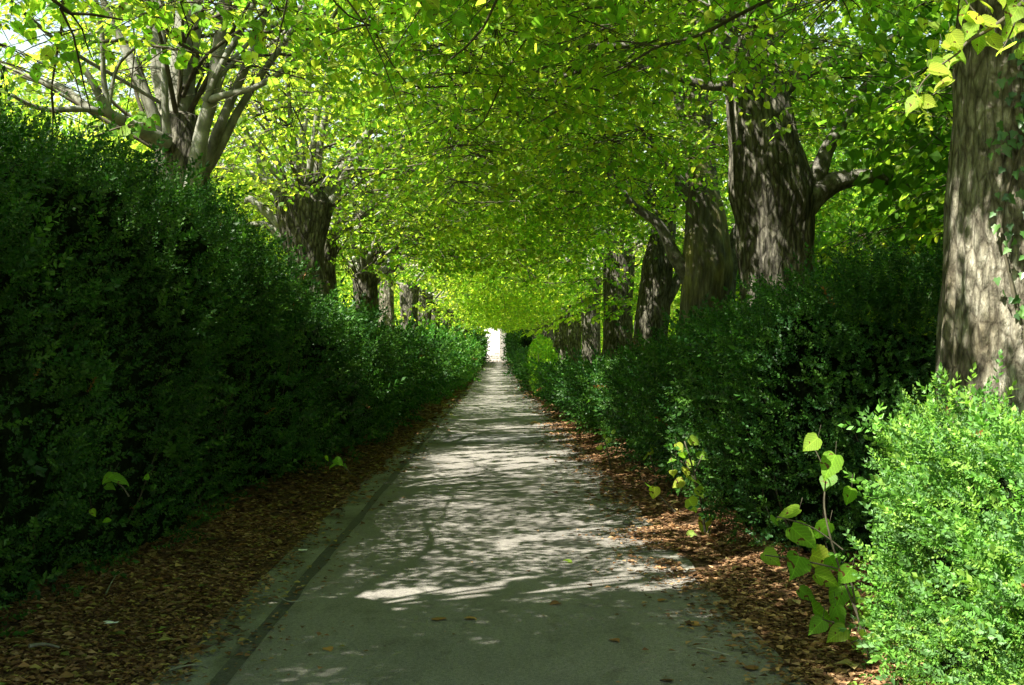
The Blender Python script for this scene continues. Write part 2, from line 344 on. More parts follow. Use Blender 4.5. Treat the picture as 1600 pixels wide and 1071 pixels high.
# ------------------------------------------------------------ hedges
def hedge(name, label, side, face_f, top_f, y0, y1, base_z=.12, tints=None, lai=1.9, depth_in=1.5, smin=.125, recess=.45, seed=1, group=None, bulge=.30, end_face=False, whip=(.05, 1.7), ragged=.09):
    """side -1 left, +1 right; face_f(y) distance of the face from the road axis, top_f(y) height above the ground"""
    t = thing(name, label, 'hedge', (side*float(face_f(y0)), y0, 0), group)
    off = np.array([side*float(face_f(y0)), y0, 0.])
    def surf(y, q):
        """q in 0..1 face bottom->top edge, 1..1.6 over the top; returns point and normal"""
        h = top_f(y)*(1 + .10*(fbm(y*1.1, y*0, 0, seed+5)-.5)*2 + ragged*(vnoise(y*3.3, q*6, 0, seed+6)-.5)*2)
        qf = np.clip(q, 0, 1); qt = np.clip(q-1, 0, 1)
        z = base_z + (h-base_z)*np.sin(qf*PI/2*.97)**.92
        bow = recess*(1-np.clip(qf/.28, 0, 1))**1.5 + .55*np.clip((qf-.62)/.38, 0, 1)**2 * np.minimum(h, 2.2)/2.2
        x = face_f(y) + bow + qt*depth_in*1.0
        z = z - .25*qt**2
        lump = (fbm(y*.9, z*1.1, x*.9, seed, 3)-.5)*2*bulge + (fbm(y*3.1, z*3.1, x*3.1, seed+9, 2)-.5)*.22
        nx = np.where(q < 1, -np.cos(np.clip(qf-.45, 0, 1)*1.6), -.15); nz = np.where(q < 1, np.sin(np.clip(qf-.45, 0, 1)*1.6) - .3*(qf < .2), 1.)
        n = unit(np.stack([nx, 0*nx, nz], -1))
        P = np.stack([x, y, z], -1) + n*lump[..., None]
        return P, n
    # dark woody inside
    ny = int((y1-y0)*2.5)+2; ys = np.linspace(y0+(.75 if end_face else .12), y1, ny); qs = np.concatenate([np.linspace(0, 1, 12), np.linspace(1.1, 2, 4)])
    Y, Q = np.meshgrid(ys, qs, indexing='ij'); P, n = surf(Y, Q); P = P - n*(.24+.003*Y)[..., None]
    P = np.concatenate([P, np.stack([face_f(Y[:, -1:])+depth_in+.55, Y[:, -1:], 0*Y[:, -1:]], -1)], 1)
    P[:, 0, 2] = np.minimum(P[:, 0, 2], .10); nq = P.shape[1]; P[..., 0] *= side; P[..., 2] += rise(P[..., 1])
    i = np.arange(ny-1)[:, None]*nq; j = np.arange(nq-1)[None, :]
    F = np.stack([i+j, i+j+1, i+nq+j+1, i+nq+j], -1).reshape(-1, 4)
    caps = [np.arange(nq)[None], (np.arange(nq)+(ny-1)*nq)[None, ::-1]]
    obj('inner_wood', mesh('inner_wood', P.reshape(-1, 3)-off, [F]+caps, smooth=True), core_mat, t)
    # leafy sprigs, larger and fewer with distance
    out = []
    edges = np.concatenate([[y0], y0 + np.cumsum(np.linspace(.9, 5.0, 60))]); edges = edges[edges < y1]; edges = np.append(edges, y1)
    for a, b in zip(edges[:-1], edges[1:]):
        dm = max((a+b)/2, 2.5); s = min(max(smin, .055 + .0105*dm), .62)
        area = (b-a)*(float(top_f((a+b)/2))*1.1 + (depth_in*.7 if (float(top_f((a+b)/2)) < 1.9 or dm > 30) else .6))
        k = int(lai/.165/s**2*area); qmax = 2.0 if (float(top_f((a+b)/2)) < 1.9 or dm > 30) else 1.45
        y = rng.uniform(a, b, k); q = rng.uniform(0.0, qmax, k) if qmax > 1.5 else rng.uniform(0, qmax, k)
        # face rows get their share by length
        P, n = surf(y, q)
        P = P - n*(rng.uniform(-.03, .20, k)*(1+s*2))[:, None]
        d = unit(n*.8 + np.array([0, 0, .55]) + rng.normal(size=(k, 3))*.55)
        if end_face is not False and a == y0:
            pass
        ww = np.where(rng.random(k) < whip[0], whip[1], 1.)*rng.uniform(.7, 1.25, k); P = P + n*((ww > 1.5)*.10)[:, None]
        out.append((P, d, np.full(k, s)*ww))
    if end_face:                                   # the near end of the hedge, facing the camera
        k = int(2.2*lai/.165/smin**2*float(top_f(y0))*depth_in); q = rng.uniform(0, 1, k)
        P, n = surf(np.full(k, y0), q); P[:, 0] += rng.uniform(0, 1, k)*depth_in; P[:, 1] += (fbm(P[:, 0]*2, P[:, 2]*2, 0, seed+3)-.5)*.5 + rng.uniform(-.05, .6, k)
        P[:, 1] += .35*np.clip(P[:, 2]/float(top_f(y0)), 0, 1)**3
        d = unit(np.array([-.1, -.8, .5]) + rng.normal(size=(k, 3))*.55); out.append((P, d, smin*rng.uniform(.7, 1.2, k)))
    P = np.concatenate([o[0] for o in out]); d = np.concatenate([o[1] for o in out]); s = np.concatenate([o[2] for o in out])
    P[:, 0] *= side; d[:, 0] *= side; P[:, 2] += rise(P[:, 1])
    # thin out so that holes read dark
    keep = fbm(P[:, 1]*2.6, P[:, 2]*2.6, P[:, 0]*2.6, seed+21, 2) > .27; P, d, s = P[keep], d[keep], s[keep]
    sd_, nn = frames(d)
    V, F = place(SPR, SPRF, P, d, sd_, nn, s)
    tn = tints or [(.020, .066, .010), (.030, .090, .013), (.048, .115, .016), (.022, .070, .018)]
    tn = np.array(tn); ti = rng.integers(0, len(tn), len(P)); tt = tn[ti]*rng.uniform(.75, 1.3, (len(P), 1))
    cl = fbm(P[:, 1]*.8, P[:, 2]*.8, P[:, 0]*.8, seed+31, 2)[:, None]; tt = tt*(.7+.6*cl)
    brown = rng.random(len(P)) < .0015; tt[brown] = (.16, .07, .02)
    tt = np.repeat(tt, len(SPR), 0)*np.repeat(rng.uniform(.8, 1.2, (len(P)*15, 1)), 4, 0)
    obj('foliage', mesh('foliage', V-off, F, tt), box_leaf, t, 'stuff')
    # bare stems showing low down and between the leaves
    mb = MB()
    for y in np.concatenate([np.arange(max(y0, 3), min(y1, 20), .30), np.arange(min(max(y0, 20), y1), min(y1, 45), 1.2)]):
        y = y + rng.uniform(-.1, .1); xb = float(face_f(y)) + recess + rng.uniform(.15, .4)
        p0 = np.array([xb+.1, y, 0.02]); h = float(top_f(y))*rng.uniform(.3, .75)
        p1 = p0 + (rng.uniform(-.25, .1), rng.uniform(-.3, .3), h*.4); p2 = np.array([float(face_f(y)) + rng.uniform(.08, .45), p1[1]+rng.uniform(-.4, .4), h])
        Pp = np.array([p0, p1, p2]); Pp[:, 0] *= side; Pp[:, 2] += rise(Pp[:, 1])
        add_tube(mb, Pp-off, [.011, .008, .003], 4, 6)
    if mb.n: obj('stem', mb.mesh('stem'), twig_mat, t, 'stuff')
    return t
fL = lambda y: np.interp(y, [0, 6, 10, 15, 28, 60, 100], [2.66, 2.62, 2.42, 2.22, 1.98, 1.82, 1.72])
tL = lambda y: np.interp(y, [0, 12, 14, 16, 21, 40, 70, 100], [2.92, 2.88, 2.60, 2.30, 2.08, 1.70, 1.7, 1.7])
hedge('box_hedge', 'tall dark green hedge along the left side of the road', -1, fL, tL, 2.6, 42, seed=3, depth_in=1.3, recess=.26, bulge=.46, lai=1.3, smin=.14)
LT_ = [(.035, .115, .015), (.055, .15, .02), (.085, .18, .025), (.04, .12, .02)]
fL2 = lambda y: np.interp(y, [41, 60, 76], [1.98, 1.78, 1.8]); tL2 = lambda y: np.interp(y, [41, 45, 58, 70, 76], [1.7, 2.15, 2.0, 1.9, 1.6])
fL3 = lambda y: np.interp(y, [75, 99], [1.68, 1.72]); tL3 = lambda y: np.interp(y, [75, 79, 99], [1.5, 1.9, 1.8])
hedge('box_hedge', 'lighter green loose hedge stretch farther down the left side', -1, fL2, tL2, 41.5, 75.5, seed=5, depth_in=1.2, recess=.15, bulge=.5, tints=LT_)
hedge('box_hedge', 'light green hedge stretch before the dark clipped block on the left', -1, fL3, tL3, 75.5, 99, seed=9, depth_in=1.2, recess=.15, bulge=.5, tints=LT_)
fR = lambda y: np.interp(y, [8, 8.7, 10, 15, 35, 60, 100], [2.30, 2.02, 1.93, 1.90, 1.80, 1.72, 1.62])
tR = lambda y: np.interp(y, [6, 8, 11, 14, 17, 24, 35, 60, 90], [2.15, 2.1, 1.95, 1.72, 1.5, 1.15, .95, 1.1, 1.2])
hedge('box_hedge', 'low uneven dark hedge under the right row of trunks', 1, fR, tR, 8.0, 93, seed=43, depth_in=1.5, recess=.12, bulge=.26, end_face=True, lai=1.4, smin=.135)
# the sunlit bush in front of the first trunk
fB = lambda y: np.interp(y, [2, 4.2, 5.2, 5.9, 6.35, 6.7], [2.0, 1.82, 1.85, 1.90, 2.10, 2.55])
tB = lambda y: np.interp(y, [2, 5.2, 5.8, 6.3, 6.7], [1.10, 1.18, 1.29, 1.18, .8])
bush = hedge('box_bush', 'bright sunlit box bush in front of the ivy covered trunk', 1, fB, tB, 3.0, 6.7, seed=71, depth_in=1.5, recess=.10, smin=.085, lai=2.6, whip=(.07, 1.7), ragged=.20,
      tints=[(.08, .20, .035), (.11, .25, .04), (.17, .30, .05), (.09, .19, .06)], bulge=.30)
bush['category'] = 'bush'
# the clipped far blocks on both sides of the exit
fF = lambda y: np.interp(y, [96, 130], [1.72, 1.5]); tF = lambda y: np.interp(y, [96, 130], [2.9, 2.95])
hedge('clipped_hedge', 'tall clipped dark hedge block left of the bright exit', -1, fF, tF, 99, 130, seed=81, recess=.05, bulge=.15)
hedge('clipped_hedge', 'tall clipped dark hedge block right of the bright exit', 1, fF, tF, 93, 130, seed=85, recess=.05, bulge=.15)
# ------------------------------------------------------------ yellow shrub
def blob_foliage(name, label, cat, c, r, k, size, tints, seed, mat, group=None, parent=None):
    c = np.array(c, float)
    p = unit(rng.normal(size=(k, 3))); rad = rng.uniform(.45, 1, k)**.5
    P = p*rad[:, None]*np.array(r); P *= (1+.5*(fbm(p[:, 0]*2.5, p[:, 1]*2.5, p[:, 2]*2.5, seed)-.5)*2)[:, None]
    d = unit(p*.6 + rng.normal(size=(k, 3))*.6 + (0, 0, -.2)); s, n = frames(d)
    V, F = place(LEAF4, LEAF4F, P, d, s, n, size*rng.uniform(.75, 1.3, k))
    tn = np.array(tints)[rng.integers(0, len(tints), k)]*rng.uniform(.75, 1.25, (k, 1))
    return V, F, np.repeat(tn, 4, 0)
sh = thing('yellow_shrub', 'sunlit yellow green shrub growing out of the right hedge', 'shrub', (1.85, 48, 0))
V, F, T = blob_foliage('', '', '', (0, 0, 0), (.42, 8, 1.25), 9000, .11, [(.13, .24, .03), (.17, .26, .03), (.08, .19, .03)], 7, None); V[:, 2] += 1.15
obj('foliage', mesh('foliage', V, F, T), lime_leaf, sh, 'stuff')
mb = MB()
for k in range(14):
    a = rng.uniform(0, 2*PI); add_tube(mb, [(0, k*.8-5.2, 0), (.2*math.cos(a), k*.8-5.2, 1.0), (.3*math.cos(a), k*.8-5.3, 1.8)], [.03, .02, .008], 5, 6)
obj('stem', mb.mesh('stem'), twig_mat, sh)

# ------------------------------------------------------------ trees
def bark_disp(seed, ridges=26, amp=.07, burl=.10):
    def f(th, s):
        x, y = np.cos(th), np.sin(th); wob = fbm(x*1.5+3, y*1.5, s*1.2, seed, 2)*1.4
        r = np.abs(vnoise((th+wob*.35)/(2*PI)*ridges, s*1.1 + 0*th, 0, seed+3)*2-1)
        cr = vnoise(x*7, y*7, s*2.2, seed+9)
        b = (fbm(x*1.3, y*1.3, s*.9, seed+5, 3)-.5)*2
        bu = np.clip(fbm(x*2.6, y*2.6, s*2.0, seed+15, 2)-.60, 0, 1)*2.2
        return 1 + amp*(r-.5) + .03*(cr-.5) + burl*b + burl*bu
    return f
LIME = np.array([(.112, .22, .024), (.138, .25, .027), (.175, .275, .03), (.24, .30, .035), (.082, .19, .024)])
def canopy_leaves(tx, ty, k, size, side, low=None, yellow=0., seed=0, wide=3.7, leafT=(LEAF6, LEAF6F), reach=5.0, outer=4.4):
    if ty < 7: outer = 5.4; wide = 4.0
    """leaf positions in world coordinates for the tree standing at (tx, ty)"""
    kt = k//7
    t = rng.uniform(-outer, reach, kt*2); yy = rng.uniform(-wide, wide, kt*2)
    lo = np.interp(t, [-4.6, -3.0, -1.4, -.9, .6, 1.4, 3.4, 5.2], [1.8, 1.9, 2.6, 4.3, 4.5, 4.15, 4.35, 5.2] if ty < 27 else ([1.5, 1.6, 2.2, 3.2, 3.3, 3.5, 4.2, 5.0] if ty > 40 or side > 0 else [1.5, 1.6, 2.4, 4.0, 4.0, 3.8, 4.2, 5.0])) + (fbm(t*.8, (yy+ty)*.8, 0, 200+seed)-.5)*1.5
    hi = np.interp(t, [-4.6, -2, 0, 3, 5.2], [7.0, 9.0, 9.8, 8.8, 7.6])
    u = rng.random(kt*2)**1.35
    z = lo + (hi-lo)*u
    H = np.stack([tx - side*t, ty+yy, z], -1)
    if ty < 7 and side < 0:                         # extra twigs added along the sun's path to shade the near road
        m = len(H)//2; gx_ = rng.uniform(-1.9, 1.8, m); gy_ = rng.uniform(2.0, 8.2, m); zz = rng.uniform(5.0, 8.5, m)
        Q = np.stack([gx_-KX*zz, gy_-KY*zz, zz], -1); near_ = np.abs(Q[:, 1]-ty) < 3.6; H = np.concatenate([H[:m], Q[near_]]); H = H[rng.permutation(len(H))]
    # twigs stand in flat, drooping sprays of about ten
    cl = fbm(H[:, 0]*.85, H[:, 1]*.85, H[:, 2]*1.1, 300+seed, 2); H = H[cl > .38]
    hubs = H[:max(kt//10, 1)]; rr_ = .75*np.sqrt(rng.random((len(hubs), 10))); aa = rng.uniform(0, 2*PI, (len(hubs), 10)); tilt = rng.normal(size=(len(hubs), 2))*.18
    dx, dy = rr_*np.cos(aa), rr_*np.sin(aa)
    P = np.stack([hubs[:, :1]+dx, hubs[:, 1:2]+dy, hubs[:, 2:]+tilt[:, :1]*dx+tilt[:, 1:]*dy-.28*rr_**2+rng.normal(size=dx.shape)*.035], -1).reshape(-1, 3); kt = len(P)
    hubr = np.repeat(hubs, 10, 0)
    az = np.arctan2(P[:, 1]-hubr[:, 1], P[:, 0]-hubr[:, 0]) + rng.normal(size=kt)*.6; td = unit(np.stack([np.cos(az), np.sin(az), rng.uniform(-.5, .15, kt)], -1))
    # leaves two-ranked along each twig, hanging
    j = np.arange(7); f = (j+.6)/7
    B = P[:, None] + td[:, None]*(f*.42)[None, :, None]; B[..., 2] -= (f**2*.08)[None]
    sidev = unit(np.cross(td, [0, 0, 1.])); sg = np.where(j % 2 == 0, 1., -1.)
    A = td[:, None]*.55 + sidev[:, None]*sg[None, :, None]*.7 + rng.normal(size=(kt, 7, 3))*.28; A[..., 2] -= rng.uniform(.15, 1.0, (kt, 7))
    B = (B + unit(A)*.03).reshape(-1, 3); A = unit(A.reshape(-1, 3))
    up = np.array([0, 0, 1.]) + rng.normal(size=A.shape)*.38; s = unit(np.cross(up, A)); n = np.cross(A, s)
    gx, gy = gproj(B); op = openness(gx, gy); B, A, s, n = [q[~op] for q in (B, A, s, n)]
    # keep clear of the trunk and of the camera
    clr = np.hypot(B[:, 0]-tx, B[:, 1]-ty) > .62 - .05*(B[:, 2] > 5)
    clr &= ~((np.abs(B[:, 0]) < 1.8) & (B[:, 2] < 3.6))
    if side < 0 and abs(ty-12.5) < .3: clr &= ~((B[:, 0] < -2.0) & (B[:, 0] > -5.5) & (B[:, 1] < 12.9) & (B[:, 2] < 7.5) & (rng.random(len(B)) < .9)); B, A, s, n = [q[clr] for q in (B, A, s, n)]
    sz = size*rng.uniform(.65, 1.2, len(B))*(1+np.clip(B[:, 2]-6, 0, 4)*.15)
    yl = np.clip(yellow - .10 + (fbm(B[:, 0]*.7, B[:, 1]*.7, B[:, 2]*.7, 401)-.5)*1.2 + (B[:, 2]-5.5)*.05, 0, 1)
    c = LIME[rng.integers(0, len(LIME), len(B))]*rng.uniform(.8, 1.2, (len(B), 1))
    c = c*(1-yl[:, None]) + np.array([.29, .31, .04])*yl[:, None]*rng.uniform(.7, 1.2, (len(B), 1))
    V, F = place(leafT[0], leafT[1], B, A, s, n, sz)
    ox, oy = gproj(P + td*.2); hx, hy = gproj((P+hubr)/2); q_ = ~openness(ox, oy) & ~openness(hx, hy) & ((ty > 7) | (rng.random(len(P)) < .4)); P, td, hubr = P[q_], td[q_], hubr[q_]
    tw = np.stack([hubr+(0, 0, .02), (hubr+P)/2+(0, 0, .03), P, P+td*.42-(0, 0, .08)], 1)
    return V, F, np.repeat(c, len(leafT[0]), 0), tw, (B, A, s, n, sz, c)
def prisms(mb, paths, r0, r1):
    """thin three-sided stems, all at once; paths (k, m, 3)"""
    k, m = paths.shape[:2]; T = unit(np.gradient(paths, axis=1)); A = unit(np.cross(T, [.1, .2, 1.])); B = np.cross(T, A)
    r = np.linspace(r0, r1, m)[None, :, None, None]; th = np.array([0, 2*PI/3, 4*PI/3])
    V = paths[:, :, None] + r*(np.cos(th)[None, None, :, None]*A[:, :, None] + np.sin(th)[None, None, :, None]*B[:, :, None])
    b = (np.arange(k)*m*3)[:, None, None]; i = (np.arange(m-1)*3)[None, :, None]; j = np.arange(3)[None, None]; q = (j+1) % 3
    F = np.stack([b+i+j, b+i+q, b+i+3+q, b+i+3+j], -1).reshape(-1, 4); mb.add(V.reshape(-1, 3), F)
def wander(p, d, L, n, bend=.18, droop=0.):
    P = [np.array(p, float)]; d = np.array(d, float); d /= np.linalg.norm(d)
    for i in range(n):
        d = d + rng.normal(size=3)*bend*.5 + np.array([0, 0, -droop]); d /= np.linalg.norm(d); P.append(P[-1]+d*L/n)
    return np.array(P)
def branch_net(mb_t, head, side, nmain=8, rmain=.075, level2=5, zmin=3.9, mb_limb=None, L=(3.2, 5.2)):
    """arching limbs from the pollard head, with finer branches; limbs heavier than 5 cm go to mb_limb"""
    for i in range(nmain):
        az = 2*PI*(i + rng.uniform(-.3, .3))/nmain; el = rng.uniform(.5, 1.15)
        d = np.array([math.cos(az)*math.cos(el), math.sin(az)*math.cos(el), math.sin(el)])
        ln = rng.uniform(*L); P = wander(np.array(head)+d*.15, d, ln, 7, .22, .075)
        R = np.linspace(rmain*rng.uniform(.7, 1.2), .018, 8)
        add_tube(mb_limb or mb_t, P, R, 7, 15)
        for k in range(level2):
            q = rng.integers(2, 8); dd = (P[q]-P[q-1]); dd = dd/np.linalg.norm(dd) + rng.normal(size=3)*.55
            P2 = wander(P[q], dd, rng.uniform(1.2, 2.6), 5, .25, .05); P2[:, 2] = np.maximum(P2[:, 2], zmin)
            add_tube(mb_t, P2, np.linspace(.022, .007, 6), 5, 10)
            for e in range(2):
                P3 = wander(P2[rng.integers(1, 5)], dd+rng.normal(size=3)*.7, rng.uniform(.6, 1.4), 4, .3, .06)
                add_tube(mb_t, P3, np.linspace(.010, .004, 5), 4)

def trunk_mesh(P, R, sides, n, seed, amp=.07, burl=.10, ridges=26, off=(0, 0, 0)):
    mb = MB(); add_tube(mb, np.asarray(P)-np.asarray(off), R, sides, n, bark_disp(seed, ridges, amp, burl)); return mb.mesh('trunk', smooth=True)
def px_path(pts, d, dd=None):
    """pts: (px, py, width px[, depth offset])"""
    P = []; R = []
    for q in pts:
        dep = d + (q[3] if len(q) > 3 else 0); P.append(at(q[0], q[1], dep)); R.append(q[2]*dep/FPX/2)
    return np.array(P), np.array(R)
XT = 3.4
hero_leaf_meshes = []
def heart_mesh(name, tint, r):
    """one lime leaf: heart outline with saw teeth, folded along the midrib and curled at the edge"""
    prof = [(0, .0), (-.06, .16), (-.03, .30), (.08, .41), (.22, .455), (.36, .44), (.50, .375), (.63, .29), (.76, .19), (.88, .09), (1.0, 0)]
    V = [(0, 0, 0)]; up = []; dn = []; mid = [0]
    for t in (.25, .5, .75): V.append((t, 0, -.02)); mid.append(len(V)-1)
    V.append((1.0, 0, -.14)); mid.append(len(V)-1)
    fold = r.uniform(.10, .30); curl = r.uniform(.0, .22)
    for sgn, lst in ((1, up), (-1, dn)):
        for k in range(1, len(prof)-1):
            x, y = prof[k]; y *= r.uniform(.92, 1.08)*(1 if sgn > 0 else .93)
            V.append((x, sgn*y, fold*y - curl*x*x*.5 - .25*y*y + r.uniform(-.012, .012))); lst.append(len(V)-1)
            if k < len(prof)-2:                        # notch between teeth
                x2, y2 = prof[k+1]; V.append(((x+x2)/2-.01, sgn*(y+y2)/2*.955, fold*y*.95 - curl*x*x*.5 - .25*y*y)); lst.append(len(V)-1)
    F = []
    for lst, flip in ((up, False), (dn, True)):
        m = len(lst)
        for k in range(m-1):
            x = V[lst[k]][0]; c = mid[int(np.clip(round(x*4 - .2), 0, 3))]; x2 = V[lst[k+1]][0]; c2 = mid[int(np.clip(round(x2*4-.2), 0, 3))]
            f = [(c, lst[k], lst[k+1])]
            if c2 != c: f.append((c, lst[k+1], c2))
            F += [q[::-1] if not flip else q for q in f]
        F.append((mid[3], lst[-1], mid[4]) if flip else (mid[4], lst[-1], mid[3])); F.append((mid[0], 0, 0)) if False else None
    F = [f for f in F if f]
    V = np.array(V); me = mesh(name, V, np.array(F), np.ones((len(V), 3))*np.array(tint)*np.where(np.abs(V[:, 1:2]) < .01, 1.25, 1.0), True)
    return me
hr = np.random.default_rng(4)
leaf_green = [heart_mesh('leaf', c, hr) for c in ((.10, .22, .02), (.12, .24, .02), (.085, .19, .02), (.15, .25, .022))]
leaf_yellow = [heart_mesh('leaf', c, hr) for c in ((.20, .31, .04), (.26, .32, .04))]
leaf_dry = [heart_mesh('leaf', c, hr) for c in ((.20, .10, .035), (.28, .15, .05), (.14, .07, .03))]
for m_ in leaf_green + leaf_yellow: m_.materials.append(hero_leaf)
for m_ in leaf_dry: m_.materials.append(dry_leaf)
from mathutils import Matrix
def frame_matrix(p, a, s, n, size):
    m = Matrix.Identity(4)
    for i, v in enumerate((a, s, n)):
        for r in range(3): m[r][i] = v[r]*size
    for r in range(3): m[r][3] = p[r]
    return m
def leaf_obj(me, p, a, s, n, size, parent, off):
    o = bpy.data.objects.new('leaf', me); C.objects.link(o); o.parent = parent
    o.matrix_local = frame_matrix(np.asarray(p)-off, a, s, n, size); return o

def build_tree(label, tx, ty, side, trunkP, trunkR, head, limbs=(), k=20000, size=.092, yellow=0., tsides=72, tn=90, hero=0, seed=0, mat=None, amp=.07, burl=.08, ridges=26,
               nmain=8, name='lime_tree', visible_trunk=True, limb_m=None, **kw):
    t = thing(name, label, 'tree', (tx, ty, float(rise(ty))), 'old lime trees lining the avenue'); off = np.array([tx, ty, float(rise(ty))])
    if visible_trunk: obj('trunk', trunk_mesh(trunkP, trunkR, tsides, tn, seed, amp, burl, ridges, off), mat or bark_mat, t)
    for P, R in limbs:
        mb = MB(); add_tube(mb, np.asarray(P)-off, R, 12, 22, lambda th, s: 1+.08*(fbm(np.cos(th)*1.5, np.sin(th)*1.5, s*2.5, seed, 2)-.5)*2)
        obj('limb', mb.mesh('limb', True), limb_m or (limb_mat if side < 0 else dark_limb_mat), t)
    mb = MB(); ml = MB(); branch_net(mb, head, side, nmain, mb_limb=ml, **kw)
    for q in range(16):
        a_ = rng.uniform(0, 2*PI); e_ = rng.uniform(.1, 1.3); d_ = np.array([math.cos(a_)*math.cos(e_), math.sin(a_)*math.cos(e_), math.sin(e_)]); r_ = trunkR[-1]
        p_ = np.array(head) + d_*r_*(.7, .7, .3) - (0, 0, rng.uniform(0, .5)); r1_ = rng.uniform(.014, .038)
        add_tube(mb, wander(p_, d_ + (0, 0, .35), rng.uniform(.7, 2.2), 5, .22, -.03), np.linspace(r1_, .005, 6), 6, 9)
    LT = (LEAF6, LEAF6F) if 7 < ty < 17 else (LEAF4, LEAF4F)
    for q in range(7):                              # long thin boughs drooping under the leaves
        a_ = (PI if side > 0 else 0) + rng.uniform(-1.2, 1.2); p_ = np.array(head) + (0, 0, rng.uniform(.1, .9)); P_ = wander(p_, (math.cos(a_), math.sin(a_), .35), rng.uniform(3.5, 5.5), 9, .28, .10)
        P_[:, 2] = np.maximum(P_[:, 2], 3.95 + rng.uniform(0, .4)); add_tube(mb, P_, np.linspace(.026, .005, 10), 5, 24)
        for e_ in range(4):
            i_ = rng.integers(3, 10); add_tube(mb, wander(P_[i_], rng.normal(size=3)*(1, 1, .35) - (0, 0, .25), rng.uniform(.5, 1.4), 5, .35, .05), np.linspace(.009, .003, 6), 4)
    V, F, T, tw, L = canopy_leaves(tx, ty, k, size, side, yellow=yellow, seed=seed, leafT=LT)
    prisms(mb, tw, .006, .002)
    mbm = mb.mesh('branches', True); mbm.transform(Matrix.Translation(-Vector(off))); obj('branches', mbm, twig_mat, t, 'stuff')
    mlm = ml.mesh('boughs', True); mlm.transform(Matrix.Translation(-Vector(off))); obj('boughs', mlm, limb_mat, t)
    B, A, s, n, sz, c = L
    if hero:
        # the leaves that show largest become separate leaves
        px = VX + B[:, 0]/np.maximum(B[:, 1], .1)*FPX; py = VY - (B[:, 2]-CAMZ)/np.maximum(B[:, 1], .1)*FPX
        vis = (B[:, 1] > 3) & (px > -20) & (px < 1620) & (py > -15) & (py < 700)
        score = np.where(vis, sz/np.maximum(B[:, 1], .1), 0); idx = np.argsort(-score)[:hero]; idx = idx[score[idx] > 0]
        kp = np.ones(len(B), bool); kp[idx] = False
        V = V.reshape(len(B), -1, 3)[kp].reshape(-1, 3); T = T.reshape(len(B), -1, 3)[kp].reshape(-1, 3); kq = len(LT[0])
        F = (LT[1][None] + (np.arange(kp.sum())*kq)[:, None, None]).reshape(-1, 4)
        for i in idx:
            me = leaf_yellow[i % 2] if c[i][0] > .2 else leaf_green[i % 4]
            leaf_obj(me, B[i], A[i], s[i], n[i], sz[i]*1.05, t, off)
    obj('foliage', mesh('foliage', V-off, F, T), lime_leaf, t, 'stuff')
    return t

# right row
def std_trunk(tx, ty, r=.42, h=4.3, lean=(0, 0), flare=1.35):
    z0 = float(rise(ty)); P = [(tx, ty, z0-.1), (tx+lean[0]*.2, ty+lean[1]*.2, z0+.5), (tx+lean[0]*.5, ty+lean[1]*.5, z0+1.8), (tx+lean[0]*.8, ty+lean[1]*.8, z0+h*.78), (tx+lean[0], ty+lean[1], z0+h)]
    return np.array(P), np.array([r*flare, r*1.08, r*.96, r*1.05, r*1.18])
D = 7.4
P, R = px_path([(1640, 960, 300), (1625, 820, 285), (1608, 650, 262), (1606, 450, 246), (1612, 250, 232), (1618, 60, 222), (1622, -120, 210)], D)
r1 = build_tree('thick ivy covered lime trunk at the right edge of the photo', P[0][0], D, 1, P, R, P[-1], k=36000, seed=11, tsides=150, tn=200, hero=140, amp=.06, burl=.035, ridges=40, nmain=7, mat=sunlit_bark_mat)
R1P, R1R = P, R
D = 13.9
P, R = px_path([(1215, 640, 150), (1216, 560, 122), (1214, 470, 114), (1212, 380, 118), (1208, 300, 128), (1196, 230, 112), (1186, 170, 100), (1178, 110, 86), (1172, 60, 62)], D)
lim = [px_path(q, D) for q in (
    [(1222, 350, 60), (1252, 325, 52), (1280, 298, 42), (1320, 280, 30), (1380, 276, 20), (1440, 300, 12)],
    [(1262, 312, 34), (1280, 275, 30), (1294, 235, 24), (1320, 190, 18), (1350, 140, 14), (1400, 70, 10), (1440, 0, 6)],
    [(1176, 130, 46), (1140, 80, 36), (1100, 35, 28), (1060, -20, 22)],
    [(1182, 120, 50), (1200, 70, 34), (1232, 20, 26), (1262, -40, 20)],
    [(1200, 150, 30), (1260, 105, 22), (1330, 88, 17), (1410, 50, 12)],
    [(1205, 165, 30), (1240, 128, 22), (1300, 98, 17), (1390, 104, 12), (1450, 95, 7)],
    [(1165, 120, 30), (1110, 132, 16), (1040, 112, 12), (960, 100, 9), (880, 118, 6)],
    [(1165, 80, 24), (1080, 66, 14), (960, 70, 11), (850, 74, 7)])]
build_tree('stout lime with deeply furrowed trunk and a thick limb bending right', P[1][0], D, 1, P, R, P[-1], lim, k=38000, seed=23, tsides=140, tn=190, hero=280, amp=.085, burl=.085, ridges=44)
D = 19.1
P, R = px_path([(1082, 640, 76), (1086, 585, 60), (1098, 500, 70), (1106, 420, 80), (1104, 350, 66), (1097, 290, 50), (1093, 200, 46), (1090, 90, 40), (1088, 20, 34)], D)
lim = [px_path(q, D) for q in (
    [(1120, 480, 60), (1132, 430, 40), (1148, 385, 26), (1158, 350, 18)],
    [(1085, 440, 30), (1055, 400, 22), (1030, 350, 16), (985, 315, 12), (940, 250, 9)],
    [(1092, 330, 24), (1050, 265, 17), (1010, 215, 13), (960, 150, 9)],
    [(1100, 300, 28), (1085, 230, 22), (1060, 150, 16), (1020, 60, 11)])]
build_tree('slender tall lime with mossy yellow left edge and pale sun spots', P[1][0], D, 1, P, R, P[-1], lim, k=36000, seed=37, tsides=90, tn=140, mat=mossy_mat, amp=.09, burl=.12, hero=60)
D = 25.0
P, R = px_path([(1012, 620, 74), (1015, 575, 62), (1018, 520, 50), (1024, 460, 50), (1030, 410, 46), (1036, 375, 40), (1040, 330, 28)], D)
